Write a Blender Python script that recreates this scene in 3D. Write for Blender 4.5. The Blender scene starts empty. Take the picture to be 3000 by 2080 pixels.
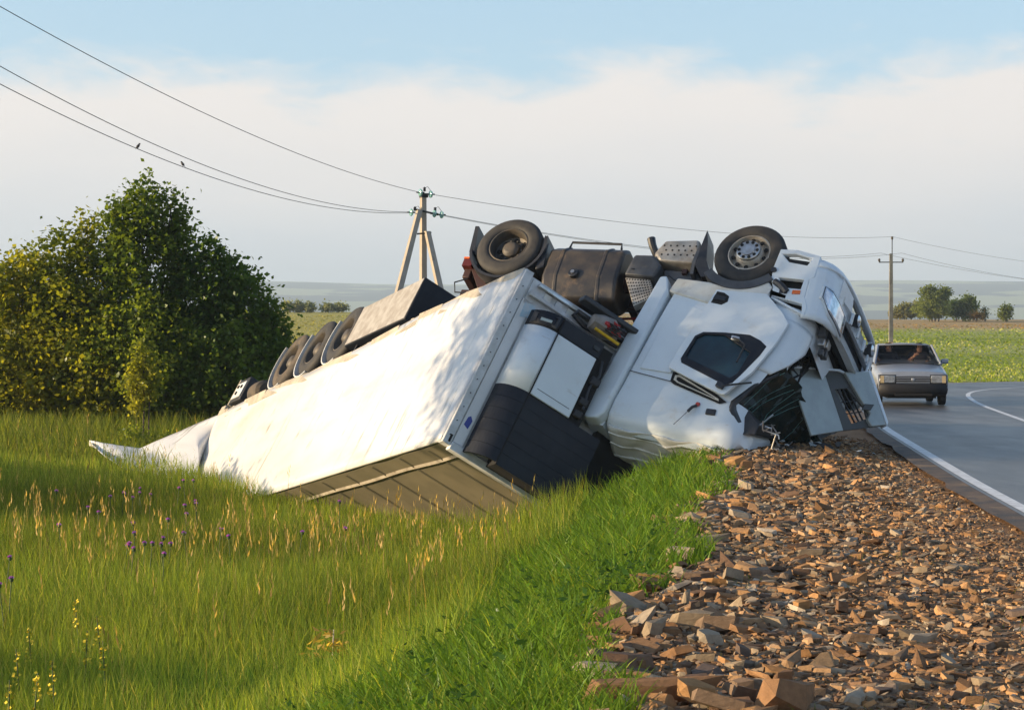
import bpy, bmesh, math, random
import numpy as np
from mathutils import Vector, Matrix, noise as mnoise
from mathutils.geometry import tessellate_polygon
R_=math.radians
scene=bpy.context.scene
C=scene.collection
rng=np.random.default_rng(7); random.seed(7)
# ---------------------------------------------------------------- camera, sky, sun, exposure
EYE=1.72; FPX=6000.0                      # focal length in pixels of the 3000-px photograph
cam=bpy.data.cameras.new('camera'); camo=bpy.data.objects.new('camera',cam); C.objects.link(camo)
cam.sensor_width=36; cam.lens=FPX/3000*36; cam.clip_start=0.1; cam.clip_end=20000
camo.location=(0,0,EYE); camo.rotation_euler=(R_(90)-math.atan(70/FPX),0,0)
scene.camera=camo
SUN=Vector((-0.95,-0.12,0.175)).normalized()   # direction towards the sun
SUN_EL=math.asin(SUN.z); SUN_AZ=math.atan2(SUN.x,SUN.y)
sl=bpy.data.lights.new('sun','SUN'); sl.energy=4.3; sl.angle=R_(0.6); sl.color=(1.0,0.76,0.47)
so=bpy.data.objects.new('sun',sl); C.objects.link(so); so.rotation_euler=SUN.to_track_quat('Z','Y').to_euler(); so.location=(-60,10,40)
vs=scene.view_settings; vs.view_transform='Standard'; vs.look='None'; vs.gamma=1; vs.use_curve_mapping=False; vs.exposure=1.2
scene.cycles.use_denoising=True
scene.cycles.max_bounces=5; scene.cycles.diffuse_bounces=3; scene.cycles.glossy_bounces=2; scene.cycles.transmission_bounces=4; scene.cycles.transparent_max_bounces=12; scene.cycles.volume_bounces=0
w=bpy.data.worlds.new('World'); scene.world=w; w.use_nodes=True
nt=w.node_tree; nt.nodes.clear()
class NT:
    def __init__(s,nt): s.nt=nt
    def n(s,t,**k):
        n=s.nt.nodes.new(t)
        for a,b in k.items():
            if a=='inp':
                for i,v in b.items():
                    if hasattr(v,'node'): s.nt.links.new(v,n.inputs[i])
                    else: n.inputs[i].default_value=v
            else: setattr(n,a,b)
        return n
    def m(s,op,a,b=None,c=None,clamp=False):
        d={0:a}
        if b is not None: d[1]=b
        if c is not None: d[2]=c
        return s.n('ShaderNodeMath',operation=op,use_clamp=clamp,inp=d).outputs[0]
    def ss(s,x,a,b):
        return s.n('ShaderNodeMapRange',interpolation_type='SMOOTHSTEP',inp={0:x,1:a,2:b}).outputs[0]
    def mix(s,f,a,b):
        n=s.n('ShaderNodeMix',data_type='RGBA'); 
        for i,v in ((0,f),(6,a),(7,b)):
            if hasattr(v,'node'): s.nt.links.new(v,n.inputs[i])
            else: n.inputs[i].default_value=v if i==0 else (*v,1) if len(v)==3 else v
        return n.outputs[2]
    def noise(s,vec,scale,det=4,rough=.55,out=0,dist=0):
        n=s.n('ShaderNodeTexNoise',inp={'Scale':scale,'Detail':det,'Roughness':rough,'Distortion':dist})
        if vec is not None: s.nt.links.new(vec,n.inputs['Vector'])
        return n.outputs[out]
W=NT(nt)
sky=W.n('ShaderNodeTexSky',sky_type='NISHITA',sun_disc=False,sun_elevation=SUN_EL,sun_rotation=SUN_AZ,air_density=1.0,dust_density=1.2,ozone_density=1.5)
tc=W.n('ShaderNodeTexCoord').outputs['Generated']
sep=W.n('ShaderNodeSeparateXYZ',inp={0:tc})
el=W.m('ARCSINE',sep.outputs[2])
# cloud bank standing on the horizon with a torn, wispy top; broken cloud higher up
mp=W.n('ShaderNodeMapping',inp={0:tc,3:(1.0,1.0,3.2)}).outputs[0]
warp=W.noise(mp,9,3,.6,1)
mp2=W.n('ShaderNodeVectorMath',operation='MULTIPLY_ADD',inp={0:warp,1:(.05,.05,.10),2:mp}).outputs[0]
n1=W.noise(mp2,5.0,5,.55); n2=W.noise(mp2,26,4,.6)
top=W.m('ADD',W.m('MULTIPLY_ADD',n1,.12,.050),W.m('MULTIPLY',n2,.045))
bank=W.ss(W.m('SUBTRACT',top,el),-.008,.024)
hi=W.ss(W.noise(W.n('ShaderNodeMapping',inp={0:tc,3:(1,1,2.2)}).outputs[0],3.0,4,.6),.50,.72)
hi=W.m('MULTIPLY',hi,W.ss(el,.17,.4)); hi=W.m('MULTIPLY',hi,.8)
cs=W.n('ShaderNodeVectorMath',operation='DOT_PRODUCT',inp={0:tc,1:tuple(SUN)}).outputs['Value']
warm=W.ss(cs,.0,.75)
soft=W.noise(mp2,7,3,.5)
ctop=W.mix(warm,(.42,.392,.372),(.47,.42,.375))
clow=W.mix(warm,(.315,.33,.35),(.43,.385,.355))
hgt=W.m('ADD',W.m('DIVIDE',el,.11),W.m('MULTIPLY_ADD',soft,.6,-.3))
cloud=W.mix(W.ss(hgt,.05,1.0),clow,ctop)
skyc=W.n('ShaderNodeMix',data_type='RGBA',blend_type='MULTIPLY',inp={0:1.0,6:sky.outputs[0],7:(.085,.095,.108,1)}).outputs[2]
pale=W.mix(W.m('MULTIPLY',W.ss(el,.45,.04),.62),skyc,W.mix(warm,(.25,.355,.445),(.375,.415,.44)))
allc=W.mix(hi,pale,(.38,.39,.41)); allc=W.mix(bank,allc,cloud)
bg=W.n('ShaderNodeBackground',inp={0:allc,1:1.0}); out=W.n('ShaderNodeOutputWorld',inp={0:bg.outputs[0]})
# ---------------------------------------------------------------- helpers
def px(x,y,d):                              # a pixel of the photograph at depth d -> a point of the place
    return Vector(((x-1500)/FPX*d,d,EYE+(970-y)/FPX*d))
def tag(o,label=None,cat=None,group=None,kind=None):
    if label: o['label']=label
    if cat: o['category']=cat
    if group: o['group']=group
    if kind: o['kind']=kind
    return o
def empty(name,mat=None,loc=None):
    o=bpy.data.objects.new(name,None); C.objects.link(o); o.empty_display_size=.2
    if mat is not None: o.matrix_world=mat
    if loc is not None: o.location=loc
    return o
def mesh(name,verts,faces,mat,parent=None,smooth=False,bevel=0,solid=0,sub=0,seg=2,auto=None):
    me=bpy.data.meshes.new(name); me.from_pydata([tuple(v) for v in verts],[],[tuple(f) for f in faces])
    bm=bmesh.new(); bm.from_mesh(me); bmesh.ops.remove_doubles(bm,verts=bm.verts,dist=1e-5); bmesh.ops.recalc_face_normals(bm,faces=bm.faces); bm.to_mesh(me); bm.free()
    return link(name,me,mat,parent,smooth,bevel,solid,sub,seg,auto)
def link(name,me,mat,parent=None,smooth=False,bevel=0,solid=0,sub=0,seg=2,auto=None):
    if mat is not None and not me.materials: me.materials.append(mat)
    o=bpy.data.objects.new(name,me); C.objects.link(o); o.parent=parent
    if solid: m=o.modifiers.new('solid','SOLIDIFY'); m.thickness=solid; m.offset=-1
    if sub: m=o.modifiers.new('sub','SUBSURF'); m.levels=sub; m.render_levels=sub
    if bevel: m=o.modifiers.new('bevel','BEVEL'); m.width=bevel; m.segments=seg; m.limit_method='ANGLE'; m.angle_limit=R_(35)
    if smooth or bevel or sub:
        me.polygons.foreach_set('use_smooth',[True]*len(me.polygons))
        if not sub: me.set_sharp_from_angle(angle=R_(auto or 35))
    return o
class MB:
    "collects simple shapes of one part"
    def __init__(s): s.v=[]; s.f=[]
    def add(s,v,f):
        o=len(s.v); s.v+=[tuple(p) for p in v]; s.f+=[tuple(i+o for i in q) for q in f]; return s
    def box(s,a,b,M=None):
        x0,y0,z0=a; x1,y1,z1=b
        v=[Vector(p) for p in ((x0,y0,z0),(x1,y0,z0),(x1,y1,z0),(x0,y1,z0),(x0,y0,z1),(x1,y0,z1),(x1,y1,z1),(x0,y1,z1))]
        if M is not None: v=[M@p for p in v]
        return s.add(v,((3,2,1,0),(4,5,6,7),(0,1,5,4),(1,2,6,5),(2,3,7,6),(3,0,4,7)))
    def tube(s,pts,r,n=8,cap=True):
        pts=[Vector(p) for p in pts]; rs=r if isinstance(r,(list,tuple)) else [r]*len(pts)
        v=[];f=[]; up=None
        for i,p in enumerate(pts):
            t=(pts[min(i+1,len(pts)-1)]-pts[max(i-1,0)]).normalized()
            if up is None: up=t.orthogonal().normalized()
            up=(up-t*up.dot(t)); up=up.normalized() if up.length>1e-6 else t.orthogonal().normalized()
            sd=t.cross(up)
            for k in range(n):
                a=2*math.pi*k/n; v.append(p+(up*math.cos(a)+sd*math.sin(a))*rs[i])
        for i in range(len(pts)-1):
            for k in range(n): f.append((i*n+k,i*n+(k+1)%n,(i+1)*n+(k+1)%n,(i+1)*n+k))
        if cap: f.append(tuple(range(n-1,-1,-1))); f.append(tuple((len(pts)-1)*n+k for k in range(n)))
        return s.add(v,f)
    def lathe(s,prof,c,n=40,axis='y',closed=False):
        c=Vector(c); v=[];f=[]
        for r,h in prof:
            for k in range(n):
                a=2*math.pi*k/n; u,w_=r*math.cos(a),r*math.sin(a)
                v.append(c+(Vector((u,h,w_)) if axis=='y' else Vector((h,u,w_)) if axis=='x' else Vector((u,w_,h))))
        m=len(prof)
        for i in range(m if closed else m-1):
            j=(i+1)%m
            for k in range(n): f.append((i*n+k,i*n+(k+1)%n,j*n+(k+1)%n,j*n+k))
        return s.add(v,f)
    def disc(s,r,h,c,n=24,axis='y'):
        return s.lathe([(r,0),(r,h)],c,n,axis).add([],[]) if False else s._disc(r,h,c,n,axis)
    def _disc(s,r,h,c,n,axis):
        c=Vector(c); v=[]
        for hh in (0,h):
            for k in range(n):
                a=2*math.pi*k/n; u,w_=r*math.cos(a),r*math.sin(a)
                v.append(c+(Vector((u,hh,w_)) if axis=='y' else Vector((hh,u,w_)) if axis=='x' else Vector((u,w_,hh))))
        return s.add(v,[tuple(range(n-1,-1,-1)),tuple(range(n,2*n))]+[(k,(k+1)%n,n+(k+1)%n,n+k) for k in range(n)])
    def plate(s,outer,holes,w0,w1,fn):
        "flat plate with holes: 2-D outline (u,v), thickness from w0 to w1, fn(u,v,w)->point"
        loops=[[Vector((u,v,0)) for u,v in lp] for lp in [outer]+list(holes)]
        flat=[p for lp in loops for p in lp]; tri=tessellate_polygon(loops); n=len(flat)
        v=[fn(p.x,p.y,w0) for p in flat]+[fn(p.x,p.y,w1) for p in flat]
        f=[t for t in tri]+[tuple(i+n for i in t)[::-1] for t in tri]
        o=0
        for lp in loops:
            m=len(lp)
            for k in range(m): f.append((o+k,o+(k+1)%m,n+o+(k+1)%m,n+o+k))
            o+=m
        return s.add(v,f)
    def grid(s,fn,nu,nv):
        v=[fn(i/nu,j/nv) for i in range(nu+1) for j in range(nv+1)]
        return s.add(v,[(i*(nv+1)+j,(i+1)*(nv+1)+j,(i+1)*(nv+1)+j+1,i*(nv+1)+j+1) for i in range(nu) for j in range(nv)])
    def build(s,name,mat,parent=None,**k): return mesh(name,s.v,s.f,mat,parent,**k)
def interp(x,xs,ys): return float(np.interp(x,xs,ys))
def sst(a,b,x): 
    t=np.clip((np.asarray(x,float)-a)/(b-a),0,1); return t*t*(3-2*t)
def copy_tree(o,parent=None):
    c=o.copy(); C.objects.link(c); c.parent=parent
    for ch in list(o.children): copy_tree(ch,c)
    return c
# ---------------------------------------------------------------- materials
def mat(name,c1,c2=None,scale=6,rough=.5,metal=0,bump=0,bscale=None,spec=.5,coat=0,trans=0,lo=.35,hi=.65,coord='Object',stretch=None,c3=None,s3=2,lo3=.5,hi3=.7,rvar=0,emit=None,estr=0,scuff=None,sst_=(2,2,30),slo=.66):
    m=bpy.data.materials.new(name); m.use_nodes=True; N=NT(m.node_tree); b=m.node_tree.nodes['Principled BSDF']
    b.inputs['Base Color'].default_value=(*c1,1); b.inputs['Roughness'].default_value=rough; b.inputs['Metallic'].default_value=metal
    b.inputs['Specular IOR Level'].default_value=spec; b.inputs['Coat Weight'].default_value=coat; b.inputs['Coat Roughness'].default_value=.08; b.inputs['Transmission Weight'].default_value=trans
    L=m.node_tree.links
    v=None
    if c2 or bump or c3:
        v=N.n('ShaderNodeTexCoord').outputs[coord]
        if stretch: v=N.n('ShaderNodeMapping',inp={0:v,3:stretch}).outputs[0]
    if c2:
        f=N.ss(N.noise(v,scale,6,.6),lo,hi); col=N.mix(f,c1,c2)
        if c3: col=N.mix(N.ss(N.noise(v,s3,5,.65),lo3,hi3),col,c3)
        L.new(col,b.inputs['Base Color'])
    if scuff:
        v0=N.n('ShaderNodeTexCoord').outputs[coord]; sm_=N.m('MULTIPLY',N.ss(N.noise(N.n('ShaderNodeMapping',inp={0:v0,3:sst_}).outputs[0],1,4,.7),slo-.05,slo+.03),N.ss(N.noise(v0,1.1,4,.6),.46,.60))
        col=N.mix(sm_,col,scuff); L.new(col,b.inputs['Base Color'])
    if rvar: L.new(N.m('MULTIPLY_ADD',N.noise(v,scale*.7,4),rvar,rough-rvar/2,clamp=True),b.inputs['Roughness'])
    if bump:
        bn=N.n('ShaderNodeBump',inp={'Strength':bump,'Distance':.02,'Height':N.noise(v,bscale or scale*3,5,.6)}); L.new(bn.outputs[0],b.inputs['Normal'])
    if emit: b.inputs['Emission Color'].default_value=(*emit,1); b.inputs['Emission Strength'].default_value=estr
    return m
def leafmat(name,trans=.45,gloss=.12,attr='Col',rough=.45):
    m=bpy.data.materials.new(name); m.use_nodes=True; t=m.node_tree; t.nodes.clear(); N=NT(t)
    a=N.n('ShaderNodeAttribute',attribute_name=attr).outputs['Color']
    d=N.n('ShaderNodeBsdfDiffuse',inp={0:a}).outputs[0]
    tcol=N.n('ShaderNodeMix',data_type='RGBA',blend_type='MULTIPLY',inp={0:1.0,6:a,7:(1.75,1.6,.55,1)}).outputs[2]
    tr=N.n('ShaderNodeBsdfTranslucent',inp={0:tcol}).outputs[0]
    g=N.n('ShaderNodeBsdfGlossy',inp={0:(.5,.55,.5,1),1:rough}).outputs[0]
    x=N.n('ShaderNodeMixShader',inp={0:trans,1:d,2:tr}).outputs[0]
    fr=N.n('ShaderNodeFresnel',inp={0:1.4}).outputs[0]
    x=N.n('ShaderNodeMixShader',inp={0:N.m('MULTIPLY',fr,gloss*5),1:x,2:g}).outputs[0]
    N.n('ShaderNodeOutputMaterial',inp={0:x}); return m
M={}
M['white']=mat('truck_white_paint',(.69,.755,.80),(.64,.70,.74),scale=1.3,rough=.34,coat=.2,c3=(.52,.49,.43),s3=2.6,lo3=.56,hi3=.85,bump=.10,bscale=1.6,scuff=(.50,.50,.49),sst_=(3,3,26),slo=.68)
M['whiteb']=mat('dusty_white_paint',(.66,.66,.62),(.55,.53,.47),scale=3,rough=.5,c3=(.42,.37,.30),s3=5,lo3=.55,hi3=.8)
M['trwhite']=mat('trailer_white_panel',(.69,.69,.69),(.61,.61,.61),scale=.55,rough=.30,coat=.15,stretch=(.5,1,1.6),c3=(.50,.49,.46),s3=1.1,lo3=.50,hi3=.8,bump=.14,bscale=.9,scuff=(.36,.35,.32),sst_=(7,1,.9),slo=.60)
M['trgrey']=mat('trailer_frame_grey_white',(.60,.62,.64),(.46,.47,.47),scale=5,rough=.5,c3=(.20,.18,.16),s3=9,lo3=.62,hi3=.8)
M['rail']=mat('dirty_cream_rail',(.46,.41,.33),(.31,.27,.21),scale=3,rough=.6,c3=(.14,.11,.09),s3=6,lo3=.58,hi3=.75)
M['roof']=mat('roof_underside_beige',(.25,.22,.15),(.19,.17,.115),scale=1.2,rough=.55,c3=(.18,.16,.11),s3=3,lo3=.55,hi3=.8)
M['black']=mat('black_plastic',(.018,.02,.024),(.03,.03,.034),scale=5,rough=.42)
M['navy']=mat('dark_blue_black_plastic',(.008,.010,.017),(.013,.016,.024),scale=3,rough=.5,spec=.3)
M['grey']=mat('dark_grey_plastic',(.075,.08,.088),(.05,.052,.058),scale=4,rough=.5,c3=(.12,.10,.08),s3=5,lo3=.6,hi3=.85)
M['tank']=mat('grimy_fuel_tank',(.04,.038,.04),(.085,.07,.055),scale=3,rough=.4,metal=.35,c3=(.19,.13,.08),s3=4,lo3=.52,hi3=.75,bump=.15,bscale=7)
M['tyre']=mat('tyre_rubber',(.022,.022,.023),(.04,.037,.034),scale=5,rough=.75,bump=.2,bscale=30)
M['tyred']=mat('dusty_tyre_rubber',(.04,.037,.034),(.11,.085,.06),scale=3,rough=.85,bump=.2,bscale=30)
M['rimd']=mat('dirty_steel_rim',(.06,.058,.055),(.11,.09,.07),scale=6,rough=.6,metal=.3)
M['alu']=mat('bare_aluminium',(.62,.62,.62),(.45,.43,.40),scale=8,rough=.32,metal=.9)
M['aludirt']=mat('dusty_aluminium',(.46,.43,.38),(.33,.29,.24),scale=6,rough=.5,metal=.35,bump=.1)
M['red']=mat('dark_red_chassis',(.045,.014,.011),(.03,.011,.009),scale=6,rough=.6)
M['redw']=mat('red_wire',(.42,.02,.02),rough=.5)
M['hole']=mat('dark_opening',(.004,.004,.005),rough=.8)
M['orange']=mat('orange_lens',(.75,.14,.01),rough=.2,coat=.5)
M['yellow']=mat('yellow_grip',(.72,.46,.01),(.5,.3,.01),scale=12,rough=.5)
M['lens']=mat('clear_lamp_lens',(.80,.86,.92),(.35,.42,.5),scale=9,rough=.06,metal=.55,coat=1)
M['glass']=mat('tinted_side_glass',(.006,.022,.036),(.012,.045,.07),scale=1.5,rough=.04,coat=.15,spec=.35)
M['crush']=mat('crazed_windscreen',(.006,.012,.014),(.012,.035,.036),scale=5,rough=.10,coat=1,c3=(.22,.33,.33),s3=2.2,lo3=.66,hi3=.72,bump=.3,bscale=5,stretch=(6,5,.9))
M['flap']=mat('silver_green_panel',(.34,.37,.35),(.29,.315,.30),scale=4,rough=.38,metal=.25,coat=.2)
M['flapd']=mat('brown_grey_panel',(.045,.042,.036),rough=.5)
M['rad']=mat('radiator_core',(.028,.03,.033),(.012,.012,.014),scale=60,rough=.6,stretch=(1,1,.05))
M['bag']=mat('plastic_bag',(.30,.26,.23),(.2,.18,.16),scale=9,rough=.4,bump=.4)
M['silver']=mat('car_silver_paint',(.27,.295,.34),(.24,.26,.30),scale=2,rough=.35,metal=.15,coat=.4)
M['bumper']=mat('car_grey_bumper',(.016,.016,.019),rough=.6,spec=.3)
M['concrete']=mat('pole_concrete',(.42,.36,.29),(.34,.29,.23),scale=3,rough=.85,c3=(.16,.13,.11),s3=5,lo3=.62,hi3=.75,stretch=(1,1,.4))
M['concd']=mat('old_pole_concrete',(.23,.22,.20),(.13,.12,.11),scale=2,rough=.9,c3=(.34,.33,.30),s3=6,lo3=.6,hi3=.75)
M['insul']=mat('green_glass_insulator',(.25,.62,.58),(.5,.8,.75),scale=20,rough=.08,trans=.5,coat=1)
M['steel']=mat('dark_steel',(.035,.035,.038),rough=.55,metal=.4)
M['wire']=mat('wire_steel',(.05,.05,.055),rough=.6)
M['bark']=mat('bark',(.06,.045,.032),(.11,.085,.06),scale=8,rough=.9,bump=.4)
M['leaf']=leafmat('leaf',.60,.015)
M['blade']=leafmat('grass_blade',.50,.02)
M['petal']=leafmat('petal',.3,.02)
# ---------------------------------------------------------------- the land
LL=np.array([(3.0,-12),(3.6,0),(4.45,14),(4.96,19.85),(5.22,22.9),(5.72,27.7),(6.65,36.7),(8.2,48),(9.7,56.5),(11.4,63.0),(13.7,67.3),(17,69.6),(24,71.8),(40,75.5),(80,82),(160,92),(320,110)])   # left edge line of the road
CL=np.array([(6.2,-12),(6.8,0),(7.6,14),(7.9,19.85),(8.15,22.9),(8.6,27.7),(9.5,36.7),(10.95,48),(11.9,53.5),(12.75,57.5),(14.0,60.8),(16.6,64.2),(24,66.9),(40,70.5),(80,77),(160,87),(320,105)])
def resample(P,n=320):
    P=np.asarray(P,float); t=np.r_[0,np.cumsum(np.hypot(*np.diff(P,axis=0).T))]
    # Catmull-like smoothing by chained interpolation
    s=np.interp(np.linspace(0,1,n)**1.6,np.linspace(0,1,n),np.linspace(0,t[-1],n)); Q=np.stack([np.interp(s,t,P[:,i]) for i in (0,1)],1)
    for _ in range(9): Q[1:-1]=(Q[:-2]+2*Q[1:-1]+Q[2:])/4
    return Q
LLs=resample(LL); CLs=resample(CL)
def roadx(y): return np.interp(y,LL[:,1],LL[:,0])
def xg(y): return .135*np.asarray(y,float)-.85+.12*np.sin(np.asarray(y)*.9)
def vnoise(x,y,s,seed=0):
    x=np.asarray(x,float); y=np.asarray(y,float)
    r=np.zeros(np.broadcast(x,y).shape); rr=np.random.default_rng(seed+11)
    for k in range(7):
        a=rr.uniform(0,6.28); f=s*rr.uniform(.5,1.9); r=r+np.sin(f*(x*math.cos(a)+y*math.sin(a))+rr.uniform(0,6.28))
    return r/3.7
def ground(x,y):
    x=np.asarray(x,float); y=np.asarray(y,float); x,y=np.broadcast_arrays(x,y)
    t=xg(y)-x
    gr=-.03+.13*np.exp(-((y-29.5)/5.5)**2)*sst(roadx(y)-.5,roadx(y)-1.6,x)
    rd=sst(roadx(y)-.9,roadx(y)-.3,x)
    gr=gr*(1-rd)-.045*rd
    left=-1.18-.0*sst(16,24,y)*sst(44,36,y)+.51*sst(36,50,y)+.75*sst(50,72,y)+.045*np.clip(-x-5.5,0,14)*sst(70,40,y)+.05*vnoise(x,y,.7)
    s=sst(-.15,3.3,t)
    near=gr*(1-s)+left*s
    d=np.clip(y-70-.08*np.clip(x-12,0,400),0,None)
    rise=(4.3-1.15*sst(0,50,x))*np.clip(d/205,0,1)**1.3+.22*vnoise(x,y,.035,3)*sst(90,160,y)
    z=near*(1-sst(66,84,y))-.06*sst(66,84,y)+rise
    z=z-sst(272,300,y+.25*x)*0-np.clip(y-283,0,None)*.09*sst(283,310,y)
    return z
def zg(x,y): return float(ground(x,y))
xs=np.r_[-600,-420,-300,-210,-150,-110,-80,-60,-46,-36,-28,-22,-18,np.arange(-15,14.01,.27),16,18,20,23,27,32,38,46,56,70,90,115,150,210,300,420,600]
ys=np.r_[-30,-20,-12,-6,np.arange(0,46,.3),np.arange(46,90,1.0),np.arange(90,200,4.),np.arange(200,320,5.),330,350,380,420,480,560,700]
GX,GY=np.meshgrid(xs,ys,indexing='ij'); GZ=ground(GX,GY)
V=np.stack([GX,GY,GZ],-1).reshape(-1,3); nx,ny=len(xs),len(ys)
I=np.arange(nx*ny).reshape(nx,ny); F=np.stack([I[:-1,:-1],I[1:,:-1],I[1:,1:],I[:-1,1:]],-1).reshape(-1,4)
def npmesh(name,V,F,cols=None):
    me=bpy.data.meshes.new(name); k=F.shape[1]
    me.vertices.add(len(V)); me.vertices.foreach_set('co',np.ascontiguousarray(V,np.float32).ravel())
    me.loops.add(F.size); me.loops.foreach_set('vertex_index',np.ascontiguousarray(F,np.int32).ravel())
    me.polygons.add(len(F)); me.polygons.foreach_set('loop_start',np.arange(0,F.size,k,dtype=np.int32))
    if cols is not None:
        a=me.color_attributes.new('Col','FLOAT_COLOR','POINT'); c=np.ones((len(V),4),np.float32); c[:,:3]=cols; a.data.foreach_set('color',c.ravel())
    me.update(calc_edges=True); me.validate(); return me
# soil and crop colours by zone
X,Y=V[:,0],V[:,1]; t=xg(Y)-X
dirt=np.array((.26,.15,.08)); turf=np.array((.075,.085,.025)); fieldg=np.array((.25,.30,.06)); fieldy=np.array((.42,.37,.10)); tan=np.array((.44,.31,.15)); pale=np.array((.46,.46,.20))
g=sst(-.25,.25,t+.18*vnoise(X,Y,3.0,5))[:,None]
col=dirt*(1-g)+turf*g
fr=sst(62,74,Y+0*X)[:,None]; pat=vnoise(X*1.0,Y*2.2,.045,9)
fg=fieldg*(1-sst(-.2,.6,pat)[:,None]*.55)+pale*sst(-.2,.6,pat)[:,None]*.55
fl=sst(30,-10,X-.0*Y)[:,None]*sst(120,170,Y)[:,None]; fg=fg*(1-fl)+fieldy*fl
tb=(sst(205,232,Y+10*vnoise(X,Y,.06,4)+np.clip(40-X,-60,60)*.35))[:,None]*(X>8)[:,None]
fg=fg*(1-tb)+tan*tb
col=col*(1-fr)+fg*fr
gm=bpy.data.materials.new('ground_soil_and_crops'); gm.use_nodes=True; N=NT(gm.node_tree); b=gm.node_tree.nodes['Principled BSDF']; b.inputs['Roughness'].default_value=.95; b.inputs['Specular IOR Level'].default_value=.15
a=N.n('ShaderNodeAttribute',attribute_name='Col').outputs['Color']; gp=N.n('ShaderNodeNewGeometry').outputs['Position']
k=N.m('ADD',N.m('MULTIPLY',N.noise(gp,2.4,6,.65),.9),N.m('MULTIPLY',N.noise(N.n('ShaderNodeMapping',inp={0:gp,3:(.12,.3,.3)}).outputs[0],1,6,.7),.9))
c=N.n('ShaderNodeVectorMath',operation='SCALE',inp={0:a,'Scale':N.m('ADD',k,.1)}).outputs[0]
gm.node_tree.links.new(c,b.inputs['Base Color'])
gm.node_tree.links.new(N.n('ShaderNodeBump',inp={'Strength':.6,'Distance':.05,'Height':N.noise(gp,14,6,.7)}).outputs[0],b.inputs['Normal'])
me=npmesh('ground',V,F,col*.95); me.polygons.foreach_set('use_smooth',[True]*len(me.polygons))
tag(link('ground',me,gm),kind='structure')
# far hills beyond the brow: forest and pale fields
hx=np.linspace(-3200,3200,170); hy=np.r_[640,800,1000,1250,1500,1800,2100,2450,2800,3200,3600,4000,4400,4700,5000,5300,5700]
HX,HY=np.meshgrid(hx,hy,indexing='ij')
HZ=-55+np.interp(HY,[640,1500,2800,4000,5000,5700],[0,22,75,130,176,150])+vnoise(HX,HY,.0013,21)*15*sst(900,3000,HY)+5*vnoise(HX,HY,.007,22)*sst(2500,4800,HY)+sst(-300,900,HX)*9*sst(3500,5000,HY)
HV=np.stack([HX,HY,HZ],-1).reshape(-1,3); I=np.arange(HX.size).reshape(HX.shape); HF=np.stack([I[:-1,:-1],I[1:,:-1],I[1:,1:],I[:-1,1:]],-1).reshape(-1,4)
hm=bpy.data.materials.new('distant_woods_and_fields'); hm.use_nodes=True; N=NT(hm.node_tree); b=hm.node_tree.nodes['Principled BSDF']; b.inputs['Roughness'].default_value=1
gp=N.n('ShaderNodeNewGeometry').outputs['Position']; q=N.noise(N.n('ShaderNodeMapping',inp={0:gp,3:(.0030,.0019,0)}).outputs[0],1,4,.5)
hm.node_tree.links.new(N.mix(N.ss(q,.49,.53),(.012,.028,.016),(.30,.33,.15)),b.inputs['Base Color'])
tag(link('hills',npmesh('hills',HV,HF),hm,smooth=True),kind='structure')
# road: asphalt ribbon, dirt-stained edge, painted lines
def normals(Q):
    d=np.gradient(Q,axis=0); d/=np.linalg.norm(d,axis=1)[:,None]; return np.stack([d[:,1],-d[:,0]],1)   # to the right of travel
nL=normals(LLs)
def ribbon(name,Q,n,a,b,z,m,jit=0,seg=3):
    k=len(Q); cols=[]
    for j in range(seg+1):
        o=a+(b-a)*j/seg; oo=np.full(k,o)
        if jit and j==0: oo=oo+jit*vnoise(Q[:,0]*0,np.arange(k)*1.0,2.6,31)
        P=Q+n*oo[:,None]; zz=np.maximum(z,ground(P[:,0],P[:,1])*(P[:,1]>60)+.05*(P[:,1]>60)+z*(P[:,1]<=60))*0+z
        cols.append(np.c_[P,np.full(k,z)])
    V=np.stack(cols,1).reshape(-1,3); I=np.arange(len(V)).reshape(k,seg+1)
    F=np.stack([I[:-1,:-1],I[:-1,1:],I[1:,1:],I[1:,:-1]],-1).reshape(-1,4)
    return tag(link(name,npmesh(name,V,F),m,smooth=True),kind='structure')
M['asphalt']=mat('wet_worn_asphalt',(.078,.074,.070),(.15,.144,.137),scale=1.1,rough=.42,coord='Object',stretch=(1,.25,1),bump=.3,bscale=40,c3=(.05,.05,.051),s3=.5,lo3=.5,hi3=.65,rvar=.18)
M['paint']=mat('worn_road_paint',(.74,.75,.76),(.55,.55,.55),scale=6,rough=.5,c3=(.22,.22,.23),s3=14,lo3=.66,hi3=.78)
ribbon('road',LLs,nL,-.36,6.4,0.0,M['asphalt'],jit=.06,seg=6)
ribbon('road_edge_line',LLs,nL,-.07,.07,.004,M['paint'],seg=1)
ribbon('road_centre_line',CLs,normals(CLs),-.06,.06,.004,M['paint'],seg=1)
M['margin']=mat('dirty_asphalt_margin',(.050,.046,.043),(.13,.085,.055),scale=3,rough=.8,bump=.4,bscale=40,c3=(.20,.13,.075),s3=1.2,lo3=.5,hi3=.65)
ribbon('road_margin',LLs,nL,-.39,-.13,.003,M['margin'],jit=.06,seg=2)
# ---------------------------------------------------------------- overturned semi-trailer
def posemat(Rm,t,k):
    U,_,Vt=np.linalg.svd(np.array(Rm)); Q=U@Vt
    m=Matrix([[*(Q[i]*k),t[i]*k] for i in range(3)]+[[0,0,0,1]]); m[2][3]+=EYE; return m
KT=1.10; KC=1.05
TM=posemat([[-.43394652,.80236875,.40974968],[.88417625,.29195577,.36468368],[-.17298201,-.52054415,.83612859]],(-.84982993,25.24946124,-1.36690093),KT)
TMi=TM.inverted()
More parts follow.
